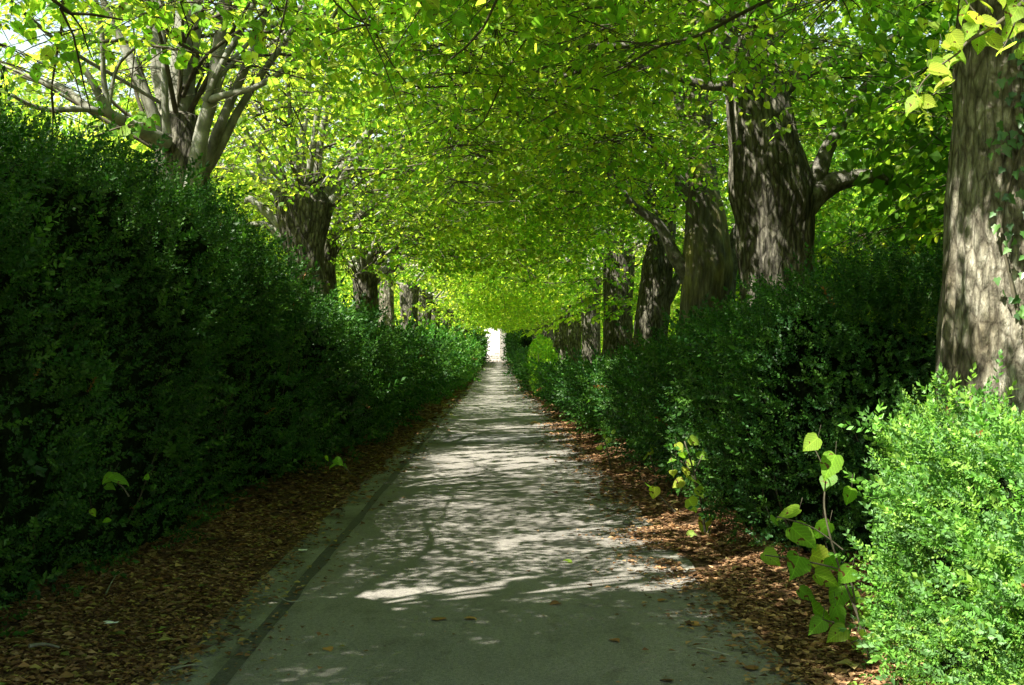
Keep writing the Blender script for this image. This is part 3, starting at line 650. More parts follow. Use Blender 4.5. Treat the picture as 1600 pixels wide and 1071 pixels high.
lim = [px_path(q, D) for q in ([(1034, 410, 26), (1045, 380, 18), (1050, 340, 13), (1030, 280, 10)], [(1040, 470, 22), (1058, 440, 16), (1070, 400, 12)])]
build_tree('gnarled lime with a hollow knot leaning towards its neighbour', P[1][0], D, 1, P, R, P[-1], lim, k=32000, size=.115, seed=41, tsides=72, tn=100, amp=.1, burl=.16)
D = 32.0
P, R = px_path([(962, 610, 60), (964, 570, 50), (966, 500, 46), (966, 440, 48), (968, 400, 50)], D)
build_tree('dark straight lime trunk left of the gnarled knotted one', P[1][0], D, 1, P, R, P[-1], k=24000, size=.13, seed=47, tsides=60, tn=70, burl=.12)
# left row
D = 12.5
P, R = px_path([(300, 790, 100), (302, 600, 92), (300, 420, 86), (290, 300, 80), (282, 230, 76), (280, 185, 66)], D)
lim = [px_path(q, D) for q in (
    [(282, 240, 56, .1), (282, 170, 52), (288, 100, 46), (298, 0, 44), (306, -90, 38)],
    [(272, 240, 46, .2), (262, 170, 34, .3), (248, 100, 30, .4), (240, 0, 28, .5), (236, -80, 24, .5)],
    [(262, 220, 30, -.1), (238, 175, 26, -.2), (208, 100, 20, -.2), (178, 40, 15, -.2), (150, -30, 12, -.3)],
    [(262, 210, 18, -.4), (259, 165, 15, -.45), (257, 80, 12, -.5), (252, 0, 11, -.5), (258, -60, 9, -.5)],
    [(300, 330, 44, -.25), (306, 270, 36, -.35), (318, 200, 30, -.4), (332, 150, 27, -.4), (340, 90, 26, -.4), (352, 0, 24, -.4), (360, -70, 20, -.4)],
    [(322, 160, 16, -.5), (348, 98, 14, -.55), (376, 50, 12, -.6), (405, -15, 10, -.6)],
    [(312, 300, 30, 0), (330, 235, 24, -.1), (362, 155, 18, -.1), (392, 85, 17, -.1), (420, 0, 15, -.1), (432, -50, 12, -.1)],
    [(314, 275, 30, .1), (340, 238, 22, 0), (372, 175, 16, 0), (405, 122, 14, 0), (448, 60, 12, 0), (484, -5, 10, 0)],
    [(330, 156, 16, -.5), (352, 149, 14, -.6), (395, 138, 12, -.7), (440, 112, 11, -.8), (495, 60, 9, -.9), (540, -5, 7, -1)],
    [(262, 225, 34, -.3), (215, 200, 28, -.6), (178, 182, 22, -.8), (160, 160, 15, -.9), (135, 112, 12, -1), (90, 70, 9, -1.1)],
    [(170, 170, 14, -.85), (163, 120, 11, -.9), (160, 50, 10, -1), (146, -20, 8, -1)],
    [(172, 165, 10, -.85), (185, 105, 7, -.9), (225, 62, 6, -1), (255, 10, 5, -1)],
    [(190, 186, 20, -.7), (140, 172, 14, -.9), (70, 172, 10, -1.1), (20, 150, 7, -1.3)],
    [(150, 180, 14, .3), (100, 140, 16, .5), (40, 120, 12, .8), (-30, 90, 9, 1)],
    [(345, 120, 9, -.4), (372, 92, 8, -.3), (412, 76, 7, -.3), (452, 42, 6, -.2), (478, -10, 5, 0)])]
lim = [(a_, b_*(.78 if i_ not in (0, 1) else .9)) for i_, (a_, b_) in enumerate(lim)]
build_tree('pollarded lime with many pale grey limbs fanning up above the hedge', P[1][0], D, -1, P, R, P[-1], lim, k=30000, seed=53, tsides=90, tn=120, hero=240, yellow=.3, nmain=3, rmain=.03)
D = 19.7
P, R = px_path([(515, 700, 66), (503, 560, 58), (486, 460, 54), (476, 400, 60), (474, 350, 80), (475, 318, 92), (476, 296, 60)], D)
lim = [px_path(q, D) for q in (
    [(450, 340, 20), (432, 300, 15), (412, 275, 10), (404, 250, 8)], [(446, 360, 20), (420, 335, 15), (392, 312, 11), (385, 318, 6)],
    [(442, 375, 16), (415, 352, 11), (375, 355, 7)], [(460, 330, 18), (447, 290, 14), (430, 240, 10)], [(470, 318, 22), (466, 280, 16), (470, 230, 12), (480, 170, 8)],
    [(490, 315, 22), (494, 280, 16), (500, 225, 12), (515, 150, 8)], [(505, 320, 24), (515, 285, 18), (545, 255, 16), (590, 235, 12), (650, 215, 8)],
    [(510, 330, 22), (530, 290, 15), (560, 230, 14), (600, 170, 10), (640, 120, 8)], [(500, 310, 20), (530, 268, 13), (600, 268, 9), (680, 262, 6)])]
build_tree('lime with a flaring pollard head and radiating stubs behind the left hedge', P[1][0], D, -1, P, R, P[-2], lim, k=36000, seed=59, tsides=90, tn=110, yellow=.28, amp=.09, burl=.12, hero=60)
D = 24.0
P, R = px_path([(524, 660, 44), (522, 560, 38), (512, 470, 34), (508, 420, 34), (510, 380, 38)], D)
build_tree('slim dark lime trunk just behind the flaring pollard', P[1][0], D, -1, P, R, P[-1], k=28000, size=.12, seed=61, tsides=60, tn=70, yellow=.3)
D = 29.5
P, R = px_path([(575, 640, 46), (574, 560, 40), (572, 500, 38), (571, 460, 38), (570, 430, 42)], D)
build_tree('short dark lime trunk seen left of the brightly lit one', P[1][0], D, -1, P, R, P[-1], k=22000, size=.14, seed=67, tsides=50, tn=60, yellow=.3)

D = 36.0
P, R = px_path([(606, 640, 34), (605, 560, 30), (603, 500, 28), (601, 450, 27), (600, 420, 32)], D)
build_tree('lime whose pale trunk catches full sun in the left row', P[1][0], D, -1, P, R, P[-1], k=9000, size=.14, seed=69, tsides=50, tn=60, yellow=.1, mat=sunlit_bark_mat)

# further trees: shared crowns, own trunks
def far_parts(side, seed, k, size):
    mb = MB(); ml = MB(); X0 = side*XT
    branch_net(mb, (X0, 0, 4.2), side, 6, level2=3, mb_limb=ml)
    V, F, T, tw, L = canopy_leaves(X0, 60+seed*3, k, size, side, yellow=.34, seed=seed, leafT=(LEAF4, LEAF4F), reach=5.2, wide=3.8)
    o = np.array([X0, 60+seed*3, 0]); a = mesh('foliage', V-o, F, T); a.materials.append(lime_leaf)
    b = mb.mesh('branches', True); b.transform(Matrix.Translation((-X0, 0, 0))); b.materials.append(twig_mat)
    c = ml.mesh('boughs', True); c.transform(Matrix.Translation((-X0, 0, 0))); c.materials.append(limb_mat)
    return a, b, c
far = {s: [far_parts(s, q, 15000, .165) for q in (3, 5)] for s in (-1, 1)}
ftr = []
for q in range(4):
    P, R = std_trunk(0, 0, .32, 4.3, (rng.uniform(-.25, .25), rng.uniform(-.2, .2))); m_ = trunk_mesh(P, R, 40, 44, 90+q, .09, .15); m_.materials.append(bark_mat); ftr.append(m_)
def far_tree(label, x, y, side, v, tr=True, group='old lime trees lining the avenue'):
    t = thing('lime_tree', label, 'tree', (x, y, float(rise(y))), group)
    a, b, c = far[side][v % 2]
    if tr: obj('trunk', ftr[v % 4], None, t)
    obj('foliage', a, None, t, 'stuff'); obj('branches', b, None, t, 'stuff'); obj('boughs', c, None, t)
ys_r = [39.5, 47, 54, 61, 68.5, 76, 84, 92, 100, 108, 116, 124]
ys_l = [44, 51.5, 59, 66.5, 74, 82, 90, 98, 106, 114, 122]
for i, y in enumerate(ys_r):
    far_tree('lime tree far down the right row, its trunk half lost among others' if i > 2 else ['knobbly lime trunk sixth in the right row', 'lime trunk seventh in the right row with pale patches', 'lime trunk eighth in the right row above low hedge'][i], np.interp(y, [39, 130], [3.3, 2.9]) + rng.uniform(-.1, .1), y, 1, i)
for i, y in enumerate(ys_l):
    far_tree('lime tree far down the left row, its trunk mostly behind the hedge' if i > 1 else ['lime standing just past the sunlit trunk in the left row', 'second lime past the sunlit trunk in the left row'][i], -np.interp(y, [39, 130], [3.4, 2.8]) + rng.uniform(-.1, .1), y, -1, i)

# trees beside and behind the viewer: extra trees added to shade the road, the first also hangs into view
for lab, x, y, sd2, k, sdn in (('lime beside the viewer whose leaves hang into the upper left corner', -3.4, 5.6, -1, 52000, 101),
                               ('unseen lime added behind the viewer on the left to shade the near road', -3.4, -1.2, -1, 30000, 103),
                               ('unseen lime added behind the viewer on the right to shade the verge', 3.4, .4, 1, 24000, 107)):
    P, R = std_trunk(x, y, .42); build_tree(lab, x, y, sd2, P, R, P[-1], k=k, seed=sdn, tsides=48, tn=50, yellow=.05, nmain=4, rmain=.05, hero=220 if y > 3 else 0)

# trees and shrubs beyond the avenue
def bg_mesh(seed, k, size, tints, r=(2.6, 3.2, 3.0), zc=3.2):
    V = []; F = []; T = []; mb = MB()
    for q in range(7):
        c = rng.uniform(-1, 1, 3)*np.array(r)*.55; v, f, t = blob_foliage('', '', '', 0, np.array(r)*rng.uniform(.45, .7), k//7, size, tints, seed+q, None)
        mb.add(v + c + (0, 0, zc), f, t)
    m_ = mb.mesh('crown'); m_.materials.append(lime_leaf); return m_
bgt = [bg_mesh(500+i*9, 12000, .16, [(.10, .20, .02), (.14, .23, .02), (.22, .26, .03)] if i else [(.06, .14, .02), (.08, .17, .02)]) for i in range(3)]  # first crown darker: shade under the right limes put into its leaf colour
tm = MB(); add_tube(tm, [(0, 0, -.1), (.1, 0, 1.5), (0, .1, 3.5), (.1, .2, 5.5)], [.16, .13, .10, .04], 10, 14); tmm = tm.mesh('trunk', True); tmm.materials.append(bark_mat)
def bg_tree(x, y, v, s, label, grp):
    t = thing('background_tree', label, 'tree', (x, y, float(rise(y))), grp); t.scale = (s, s, s); t.rotation_euler[2] = 0
    obj('trunk', tmm, None, t); o = obj('foliage', bgt[v], None, t, 'stuff'); o.rotation_euler[2] = rng.uniform(0, 6)
for i, (y, x) in enumerate([(15, -8.6), (21, -9.4), (27, -8.4), (34, -9.0), (42, -8.5), (51, -8.8), (61, -8), (72, -8), (84, -7.5), (97, -7.5), (112, -7)]):
    bg_tree(x, y, 1 + i % 2, rng.uniform(.85, 1.1), ('yellow leaved tree behind the fanning pale limbs at upper left' if i == 0 else 'yellow green tree filling the gap left of the flaring pollard head' if i == 1 else 'yellow green tree growing far beyond the left row of limes'), 'trees beyond the left row')
for i, (y, x) in enumerate([(12.5, 7.4), (17, 8.8), (20.5, 7.2), (27, 8.4), (34, 8.6), (42, 8.2), (51, 8.4), (61, 8), (72, 8), (84, 7.5), (97, 7.5), (112, 7)]):
    bg_tree(x, y, 0 if i < 3 else 1 + i % 2, rng.uniform(.85, 1.1), ('shade-darkened green tree between the ivy trunk and the limb bending right' if i == 0 else 'shade-darkened green tree right behind the limb bending right' if i == 1 else 'green tree seen just right of the stout furrowed trunk' if i == 2 else 'green tree growing far beyond the right row of limes'), 'trees beyond the right row')

for i, (y, x) in enumerate([(14, -15), (22, -16), (31, -15), (42, -16), (55, -15)]):
    bg_tree(x, y, 2 - i % 2, 1.75, 'tall yellow green tree whose top shows behind the left limes', 'tall trees behind the left row')
for i, (y, x) in enumerate([(20, 14.5), (30, 15), (42, 14), (55, 15)]):
    bg_tree(x, y, i % 2, 1.75, 'tall green tree whose top shows behind the right limes', 'tall trees behind the right row')

# ------------------------------------------------------------ ivy on the first trunk
def ivy_mesh(tint, name='leaf'):
    out = [(0, 0), (-.12, .30), (.10, .32), (.22, .50), (.42, .26), (.62, .22), (1, 0)]
    pts = out + [(x, -y) for x, y in out[-2:0:-1]]
    V = np.array([(x, y, .06*abs(y)*2 - .1*x*x) for x, y in pts] + [(.3, 0, -.03)]); n_ = len(pts)
    F = np.array([((i+1) % n_, i, n_) for i in range(n_)])
    m_ = mesh(name, V, F, np.ones((len(V), 3))*np.array(tint), True); m_.materials.append(ivy_leaf); return m_
ivm = [ivy_mesh(c) for c in ((.035, .10, .022), (.05, .13, .025), (.065, .15, .03), (.03, .08, .025))]
ivy = thing('ivy', 'small leaved ivy climbing the thick trunk at the right edge', 'ivy', (R1P[0][0], 7.1, 0)); ioff = np.array([R1P[0][0], 7.1, 0.])
PP, RR = smooth_path(R1P, R1R, 200)
def on_trunk(z, th, out=.03):
    i = np.argmin(abs(PP[:, 2]-z)); n_ = np.array([math.sin(th), -math.cos(th), 0.])
    return PP[i] + n_*(RR[i]*1.03+out), n_
ir = np.random.default_rng(8); vines = MB()
for (th0, th1, z0, z1) in ((-.15, -.35, .2, 3.6), (-.1, -.3, .3, 3.4), (-.3, -.45, 1.6, 3.9), (-.05, -.2, 1.2, 3.7), (-.6, -.5, 1.9, 3.9)):
    pts = []
    for q in np.linspace(0, 1, 16):
        p, _ = on_trunk(z0+(z1-z0)*q, th0+(th1-th0)*q+.12*math.sin(q*9+th0*7), .005); pts.append(p)
    add_tube(vines, np.array(pts)-ioff, np.linspace(.012, .005, 16), 5)
obj('vine', vines.mesh('vine', True), twig_mat, ivy)
cnt = 0
for cx, cz, sx, sz_, nn_ in ((-.12, 2.25, .12, .22, 60), (-.3, 1.98, .14, .10, 35), (-.55, 2.85, .18, .30, 50), (-.35, 3.35, .3, .25, 60), (-.12, 2.75, .1, .25, 45), (-.25, 2.45, .15, .1, 40)):
    for q in range(nn_):
        if cnt >= 290: break
        p, n_ = on_trunk(cz+ir.normal()*sz_, cx+ir.normal()*sx, .035+ir.uniform(0, .03)); a = np.array([ir.normal()*.6, 0, -.8]) + n_*.35; a = a/np.linalg.norm(a)
        nn2 = n_ + ir.normal(size=3)*.3; s_ = np.cross(nn2, a); s_ /= np.linalg.norm(s_); leaf_obj(ivm[cnt % 4], p, a, s_, np.cross(a, s_), ir.uniform(.04, .075), ivy, ioff); cnt += 1

# ------------------------------------------------------------ leafy shoots placed one by one
def shoot(name, label, cat, depth, leaves, stems, meshes, yel=(), sway=.12, seed=1, mat=twig_mat, droop=.8):
    r = np.random.default_rng(seed); b = at(*stems[0][0][:2], depth); off = np.array([b[0], b[1], max(b[2], 0) if cat != 'spray' else b[2]])
    t = thing(name, label, cat if cat != 'spray' else 'branch', off); mb = MB()
    for st in stems:
        P = [at(q[0], q[1], depth + (q[3] if len(q) > 3 else 0)) for q in st]; add_tube(mb, np.array(P)-off, [q[2]*depth/FPX/2 for q in st], 6, 4*len(st))
    for i, (px, py, wpx) in enumerate(leaves):
        c = at(px, py, depth + r.uniform(-sway, sway)); sz = wpx*depth/FPX*.98
        a = np.array([r.uniform(-1.2, 1.2), r.uniform(-.6, .6), -droop*r.uniform(.4, 1.1)]); a /= np.linalg.norm(a)
        n_ = np.array([r.uniform(-.5, .3), -.75, .75]) + r.normal(size=3)*.45; s_ = np.cross(n_, a); s_ /= np.linalg.norm(s_); n_ = np.cross(a, s_)
        base = c - a*sz*.45; me = (leaf_yellow[i % 2] if i in yel else meshes[i % len(meshes)]); leaf_obj(me, base, a, s_, n_, sz, t, off)
        d = np.linalg.norm; back = base - a*.02 + np.array([r.uniform(-.02, .02), .03, .05]); add_tube(mb, np.array([back, base])-off, [.0015, .001], 4)
    obj('stem', mb.mesh('stem', True), mat, t); return t
shoot('lime_sapling', 'large leaved lime shoot in shade beside the sunlit bush', 'sapling', 6.0,
      [(1268, 694, 34), (1298, 730, 46), (1294, 754, 34), (1232, 804, 44), (1211, 816, 22), (1256, 840, 54), (1284, 830, 42), (1206, 873, 34), (1244, 886, 50), (1286, 874, 46), (1304, 882, 34), (1292, 906, 44), (1312, 936, 50), (1286, 962, 50), (1312, 966, 40), (1308, 992, 38), (1276, 980, 34), (1332, 932, 36), (1336, 1003, 24), (1352, 996, 24), (1364, 1008, 22), (1366, 974, 30), (1384, 998, 24), (1350, 962, 28), (1322, 900, 36), (1328, 776, 30), (1262, 930, 34)],
      [[(1362, 1040, 4.5), (1340, 960, 3.5), (1325, 900, 3), (1270, 880, 3), (1196, 868, 2)], [(1340, 960, 4), (1310, 880, 3.5), (1290, 800, 3), (1290, 740, 2), (1268, 690, 2)], [(1318, 860, 3), (1270, 825, 2.5), (1215, 808, 2)], [(1350, 985, 4), (1310, 975, 3), (1270, 965, 2)], [(1355, 1010, 3), (1385, 990, 2)], [(1345, 1000, 3), (1330, 1005, 2)]],
      leaf_green, yel=(0, 9, 18, 20, 22), seed=3)
shoot('lime_sapling', 'thin shoot with small yellow green leaves poking from the right hedge', 'sapling', 10.3,
      [(1085, 690, 20), (1062, 700, 18), (1050, 720, 16), (1099, 712, 22), (1078, 726, 18), (1072, 738, 20), (1086, 752, 28), (1060, 756, 22), (1082, 790, 28), (1100, 818, 28), (1106, 834, 26), (1112, 850, 20), (1078, 838, 20), (1022, 770, 22), (1014, 760, 18), (1068, 712, 16), (1094, 770, 20), (1052, 740, 16)],
      [[(1105, 870, 5), (1098, 800, 4), (1085, 740, 3), (1070, 690, 2)], [(1095, 780, 3), (1075, 730, 2), (1050, 715, 1.5)], [(1085, 740, 2), (1098, 712, 1.5)], [(1102, 840, 3), (1112, 820, 2)], [(1055, 800, 3), (1020, 765, 2)]],
      leaf_yellow + leaf_green[:2], yel=(9, 10, 11, 4, 7), seed=5)
shoot('lime_sapling', 'tiny shoot with a few pale leaves low in the right hedge', 'sapling', 14.0,
      [(950, 690, 14), (936, 700, 12), (944, 684, 11), (1016, 708, 14), (1008, 716, 12), (1020, 700, 10), (958, 676, 10)], [[(955, 735, 3), (948, 700, 2), (942, 684, 1.5)], [(1024, 740, 3), (1016, 712, 2)]], leaf_yellow, seed=6)
shoot('lime_sapling', 'single broad green leaf on a thin stalk against the left hedge', 'sapling', 6.55,
      [(190, 750, 34), (172, 747, 22), (176, 760, 18), (150, 800, 14), (232, 745, 12), (170, 812, 14)], [[(205, 775, 3), (195, 760, 2), (178, 748, 2)]], leaf_green, seed=7)
shoot('lime_sapling', 'small green shoot sticking out of the left hedge over litter', 'sapling', 11.0,
      [(530, 722, 18), (520, 728, 13), (541, 729, 12), (512, 716, 10)], [[(548, 740, 2), (540, 730, 2), (530, 722, 1.5)]], leaf_green, seed=8)
shoot('hanging_branch', 'sunlit yellow green leaf spray hanging before the ivy covered trunk', 'spray', 5.9,
      [(1430, 162, 36), (1448, 172, 34), (1440, 150, 30), (1456, 158, 28), (1474, 108, 38), (1492, 92, 34), (1480, 128, 34), (1468, 100, 30), (1506, 84, 32), (1500, 60, 34), (1520, 46, 36), (1530, 26, 36), (1512, 18, 34), (1546, 56, 38), (1562, 64, 36), (1578, 72, 34), (1556, 32, 36), (1582, 48, 34), (1590, 20, 36), (1600, 40, 36), (1592, -4, 36), (1548, 4, 34), (1518, -6, 34), (1610, 80, 34), (1570, -4, 30), (1536, 66, 30), (1490, 70, 28), (1616, 8, 34)],
      [[(1660, -60, 12), (1600, 5, 9), (1555, 40, 7), (1520, 60, 5), (1502, 80, 4), (1468, 104, 3), (1445, 128, 2.5), (1436, 150, 2)], [(1555, 40, 4), (1530, 15, 3), (1510, -10, 2)], [(1600, 5, 4), (1590, 40, 3), (1575, 70, 2)]],
      leaf_yellow + leaf_green[3:4] + leaf_yellow, yel=(0, 1, 2, 3), seed=9)
shoot('hanging_branch', 'green leaf spray in front of the pale limbs at upper left', 'spray', 11.2,
      [(205, 190, 24), (222, 186, 24), (236, 198, 24), (182, 226, 20), (195, 208, 22), (215, 206, 22), (244, 190, 22), (178, 208, 20)], [[(150, 215, 4), (190, 200, 3), (240, 192, 2)]], leaf_green + leaf_yellow[:1], seed=10)

# ------------------------------------------------------------ leaf litter
def litter(name, xs, ys, size, tints, dz=.01, lift=.5, lab=None):
    kp = fbm(xs*2.6, ys*1.9, 0, 720, 2) > .24; xs, ys = xs[kp], ys[kp]
    k = len(xs); z = ground_z(xs, ys); z = np.where(np.abs(xs) < 1.72, rise(ys)+.010, z) + dz
    B = np.stack([xs, ys, z], -1); az = rng.uniform(0, 2*PI, k); a = unit(np.stack([np.cos(az), np.sin(az), rng.normal(size=k)*.22*lift], -1))
    up = np.array([0, 0, 1.]) + rng.normal(size=(k, 3))*.35*lift; s = unit(np.cross(up, a)); n = np.cross(a, s)
    T = LEAF4.copy(); T[:, 2] *= 2.5; T[:, 1] *= .85
    V, F = place(T, LEAF4F, B, a, s, n, size*(.45+rng.random(k)**2*1.3))
    c = np.array(tints)[rng.integers(0, len(tints), k)]*rng.uniform(.5, 1.35, (k, 1))*(.55+.8*fbm(xs*2.2, ys*2.2, 0, 700))[:, None]
    o = obj(name, mesh(name, V, F, np.repeat(c, 4, 0)), dry_leaf, kind='stuff'); return o
BR = [(.14, .075, .035), (.20, .11, .05), (.09, .05, .025), (.27, .17, .09), (.12, .06, .028)]
def verge(side, y0, y1, k, size, xin, xout, pw=1.0, name='fallen_leaves'):
    y = y0 + (y1-y0)*rng.random(k)**pw
    ed = xin(y) + .22*(fbm(y*1.6, y*0, 0, 600+side)-.5)*2; u = rng.random(k); xo = xout(y)
    x = ed + (xo-ed)*u; x = np.where(rng.random(k) < .07, ed - rng.exponential(.16, k), x)
    return side*x, y
outL = lambda y: fL(y)+.45; outR = lambda y: np.interp(y, [3, 6.4, 8, 100], [2.3, 2.6, 2.75, 2.1])
inL = lambda y: np.interp(y, [3, 6, 12, 25, 60], [1.95, 1.88, 1.72, 1.55, 1.45]); inR = lambda y: np.interp(y, [3, 5.5, 7, 9, 14, 40], [1.66, 1.66, 1.62, 1.48, 1.40, 1.36])
for side, i_, o_ in ((-1, inL, outL), (1, inR, outR)):
    x1, y1_ = verge(side, 3.2, 11, 30000, .05, i_, o_); x2, y2_ = verge(side, 11, 28, 9000, .075, i_, o_); x3, y3_ = verge(side, 28, 128, 6000, .15, i_, o_)
    for xx, yy, s_, tz in ((x1, y1_, .042, .7), (x2, y2_, .065, .6), (x3, y3_, .13, .4)):
        tn = BR + ([(.24, .19, .06)] if side < 0 else [(.36, .22, .11)])
        o = litter('fallen_leaves', xx, yy, s_, tn, dz=.012)
        tag(o, f'carpet of brown fallen leaves on the {"left" if side < 0 else "right"} verge, ' + {.7: 'nearest stretch', .6: 'middle stretch', .4: 'far stretch'}[tz], 'leaf litter')
# crumbs of leaf and grit on the tarmac
k = 900; xx = np.where(rng.random(k) < .6, 1.45 - rng.exponential(.28, k), -1.35 + rng.exponential(.25, k)); yy = 3.5 + 22*rng.random(k)**1.3; ok = np.abs(xx) < 1.6
tag(litter('leaf_crumbs', xx[ok], yy[ok], .022, BR, dz=.002, lift=.3), 'tiny leaf crumbs scattered over the grey tarmac', 'leaf crumbs')
dead = [('curled brown leaf lying mid road just left of centre', 690, 970, 26), ('small dry leaf right of the curled one mid road', 728, 967, 18), ('dark leaf just below the sunlit bar on the road', 873, 944, 17), ('faded leaf lying towards the right road edge', 957, 1001, 18),
        ('thin brown leaf near the dark seam on the road', 512, 1013, 18), ('leaf at the bottom edge of the photo on tarmac', 1050, 1067, 20), ('green yellow leaf standing in the sunlit bar', 893, 880, 13), ('dry leaf below the broken right road edge', 1092, 978, 20), ('brown leaf beside the right gutter strip', 1180, 1050, 24), ('pale leaf at the start of the right litter', 1028, 941, 14),
        ('big torn ochre leaf on the left gutter', 305, 1012, 34), ('yellow leaf on the left verge litter', 250, 1000, 30)]
for i, (lab, px, py, wd) in enumerate(dead):
    d = CAMZ*FPX/(py-VY); p = at(px, py, d); o = bpy.data.objects.new('fallen_leaf', leaf_dry[i % 3] if i != 6 and i != 11 else leaf_yellow[0]); C.objects.link(o); a = rng.uniform(0, 6)
    s_ = wd*d/FPX*1.1; o.location = (p[0], p[1], ground_z(p[0], p[1])*(abs(p[0]) > 1.72)+.012); o.scale = (s_, s_, s_*1.2); o.rotation_euler = (rng.uniform(-.25, .25), rng.uniform(-.3, .1), a)
    tag(o, lab, 'leaf', 'single fallen leaves on the road')
for side, lab in ((-1, 'larger green and yellow leaves strewn over the left litter'), (1, 'larger pale brown leaves strewn over the right litter')):
    k = 520; y = 3.3 + 14*rng.random(k)**1.5; x = side*(1.75 + rng.random(k)*(1.3 if side < 0 else .5))
    tag(litter('large_fallen_leaves', x, y, .075, [(.18, .16, .05), (.12, .15, .035), (.22, .12, .05), (.14, .07, .03), (.26, .17, .07)] if side < 0 else [(.26, .17, .08), (.18, .10, .05), (.30, .24, .10)], dz=.03), lab, 'leaf litter')
# paper scraps, stones, sticks
def scrap(lab, px, py, wd, name='paper_scrap', cat='paper'):
    d = CAMZ*FPX/(py-VY); p = at(px, py, d); s_ = wd*d/FPX
    xs, ys = np.meshgrid(np.linspace(-.5, .5, 6), np.linspace(-.35, .35, 5)); zz = .18*fbm(xs*5+px, ys*5, 0, 9)+.06*np.abs(xs)
    V = np.stack([xs + .08*fbm(ys*4, xs*3+px, 0, 2), ys + .1*xs, zz], -1).reshape(-1, 3)*s_; nx = 6
    F = np.array([(j*nx+i, j*nx+i+1, (j+1)*nx+i+1, (j+1)*nx+i) for j in range(4) for i in range(5)])
    V2 = V - (0, 0, .002*1); nV = len(V); border = [i for i in range(nx)] + [j*nx+nx-1 for j in range(1, 5)] + [4*nx+i for i in range(nx-2, -1, -1)] + [j*nx for j in range(3, 0, -1)]
    sideF = np.array([(border[i], border[i]+nV, border[(i+1) % len(border)]+nV, border[(i+1) % len(border)]) for i in range(len(border))])
    o = obj(name, mesh(name, np.vstack([V, V2]), np.vstack([F, F[:, ::-1]+nV, sideF])), paper_mat); o.location = (p[0], p[1], ground_z(p[0], p[1])*(abs(p[0]) > 1.72)+.015); tag(o, lab, cat)
scrap('crumpled white paper scrap lying in litter on the near left verge', 176, 1000, 24)
scrap('small pale scrap by the left gutter farther up the road', 474, 862, 13)
def stone(lab, px, py, wd):
    d = CAMZ*FPX/(py-VY); p = at(px, py, d); s_ = wd*d/FPX/2; th = np.linspace(0, 2*PI, 10, endpoint=False); V = []
    for zz, rr in ((0, .9), (.25, 1), (.5, .75), (.6, .3)):
        for q in th: rr2 = rr*(1+.25*float(vnoise(q*1.6+px, zz*2, 0, 3)-.5)*2); V.append((rr2*math.cos(q)*s_, rr2*math.sin(q)*s_*1.2, zz*s_))
    V.append((0, 0, .62*s_)); F4 = np.array([(r*10+i, r*10+(i+1) % 10, (r+1)*10+(i+1) % 10, (r+1)*10+i) for r in range(3) for i in range(10)]); F3 = np.array([(30+i, 30+(i+1) % 10, 40) for i in range(10)])
    o = obj('stone', mesh('stone', np.array(V), [F4, F3], smooth=True), gutter_mat); o.location = (p[0], p[1], .01+bank(p[0], p[1])); tag(o, lab, 'stone')
stone('pale flat stone at the right road edge among brown leaves', 980, 820, 16); stone('smaller pale stone just above the flat one at the road edge', 967, 800, 13); stone('light pebble at the far end of the right litter bank', 985, 778, 9)
def stick(lab, pts, wd):
    P = []
    for px, py in pts:
        d = CAMZ*FPX/(py-VY); p = at(px, py, d); z = float(ground_z(p[0], p[1])) if abs(p[0]) > 1.72 else .012; d = (CAMZ-z-.02)*FPX/(py-VY); p = at(px, py, d); P.append(p)
    P = np.array(P); off = P[0].copy(); mb = MB(); add_tube(mb, P-off, np.linspace(wd, wd*.5, len(P))*P[0][1]/FPX/2, 6, 12, lambda th, s: 1+.2*(vnoise(np.cos(th)*2, np.sin(th)*2, s*30, 5)-.5)); o = obj('stick', mb.mesh('stick', True), limb_mat); o.location = off; tag(o, lab, 'stick')
stick('pale broken stick in the leaves at lower left', [(52, 1006), (75, 1003), (98, 1008)], 7)
stick('thin dead twig crossing the left gutter', [(268, 1044), (290, 1038), (312, 1036), (330, 1042)], 4)
stick('crooked twig lying over the dark road seam', [(405, 930), (430, 928), (452, 938), (478, 936)], 3)
stick('long thin stick leaning on the left litter bank', [(170, 925), (180, 905), (190, 890)], 3)
stick('thin pale twig at the right edge of the tarmac', [(1088, 1012), (1110, 1016), (1140, 1024)], 3)

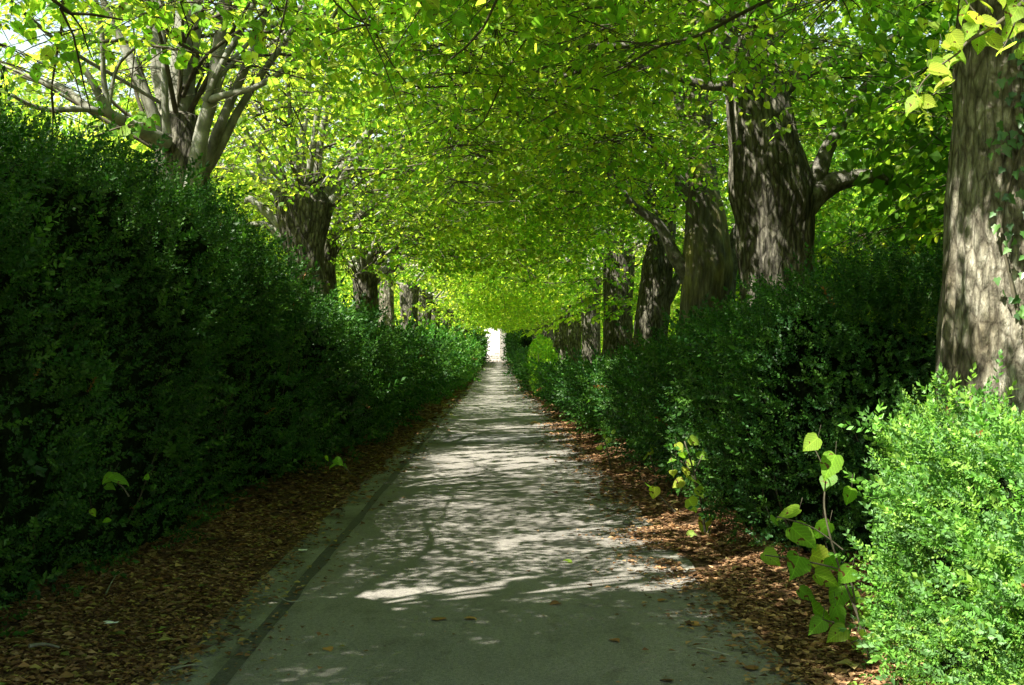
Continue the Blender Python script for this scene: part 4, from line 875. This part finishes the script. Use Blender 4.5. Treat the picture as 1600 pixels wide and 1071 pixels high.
# ------------------------------------------------------------ far end: pale wall, low wall and pier in grey standing in for shadow on it
def boxm(mb, x0, x1, y0, y1, z0, z1):
    V = np.array([(x, y, z) for z in (z0, z1) for y in (y0, y1) for x in (x0, x1)], float); F = np.array([(0, 2, 3, 1), (4, 5, 7, 6), (0, 1, 5, 4), (2, 6, 7, 3), (0, 4, 6, 2), (1, 3, 7, 5)]); mb.add(V, F)
ZE = float(rise(133))
hs = thing('pale_wall', 'tall sunlit pale wall closing the far end of the road', 'wall', (-1.5, 141, ZE)); mb = MB(); boxm(mb, -6, 9, -.3, .3, -1.5, 7); o = obj('masonry', mb.mesh('masonry'), pale_mat, hs)
mb = MB(); boxm(mb, -6.1, 9.1, -.4, .4, 7.0, 7.25); obj('coping', mb.mesh('coping'), stone_mat, hs); hs.rotation_euler[2] = -math.radians(28)
rw = thing('shadow_wall', 'low grey wall standing in for shadow across the foot of the pale wall', 'wall', (0, 135, ZE)); vr = np.random.default_rng(3)
for c in range(4):
    xp = -1.7
    while xp < 1.4:
        wd = vr.uniform(.3, .6); hh = .26; top = .15 + .95*np.interp(xp, [-1.7, -1.1, .2, 1.4], [.15, .45, .85, 1.0]); z0 = c*hh
        if z0 < top:
            mb = MB(); boxm(mb, xp+.01, xp+wd-.01, -vr.uniform(.22, .28), .25, z0+.005, z0+hh*vr.uniform(.85, 1)); obj('stone', mb.mesh('stone'), stone_mat, rw)
        xp += wd
pr = thing('shadow_pier', 'tall grey pier with a dark slit standing in for shadow right of the exit', 'pier', (1.15, 133.6, ZE)); mb = MB()
boxm(mb, -.75, -.28, -.4, .4, 0, 5.2); boxm(mb, -.14, .55, -.4, .4, 0, 5.2); boxm(mb, -.28, -.14, -.4, .4, 0, .7); boxm(mb, -.28, -.14, -.4, .4, 1.7, 5.2); obj('shaft', mb.mesh('shaft'), stone_mat, pr)
mb = MB(); boxm(mb, -.85, .65, -.5, .5, 5.2, 5.4); obj('cap', mb.mesh('cap'), stone_mat, pr)
mb = MB(); boxm(mb, -.279, -.141, .05, .35, .701, 1.699); obj('slit_back', mb.mesh('slit_back'), core_mat, pr)
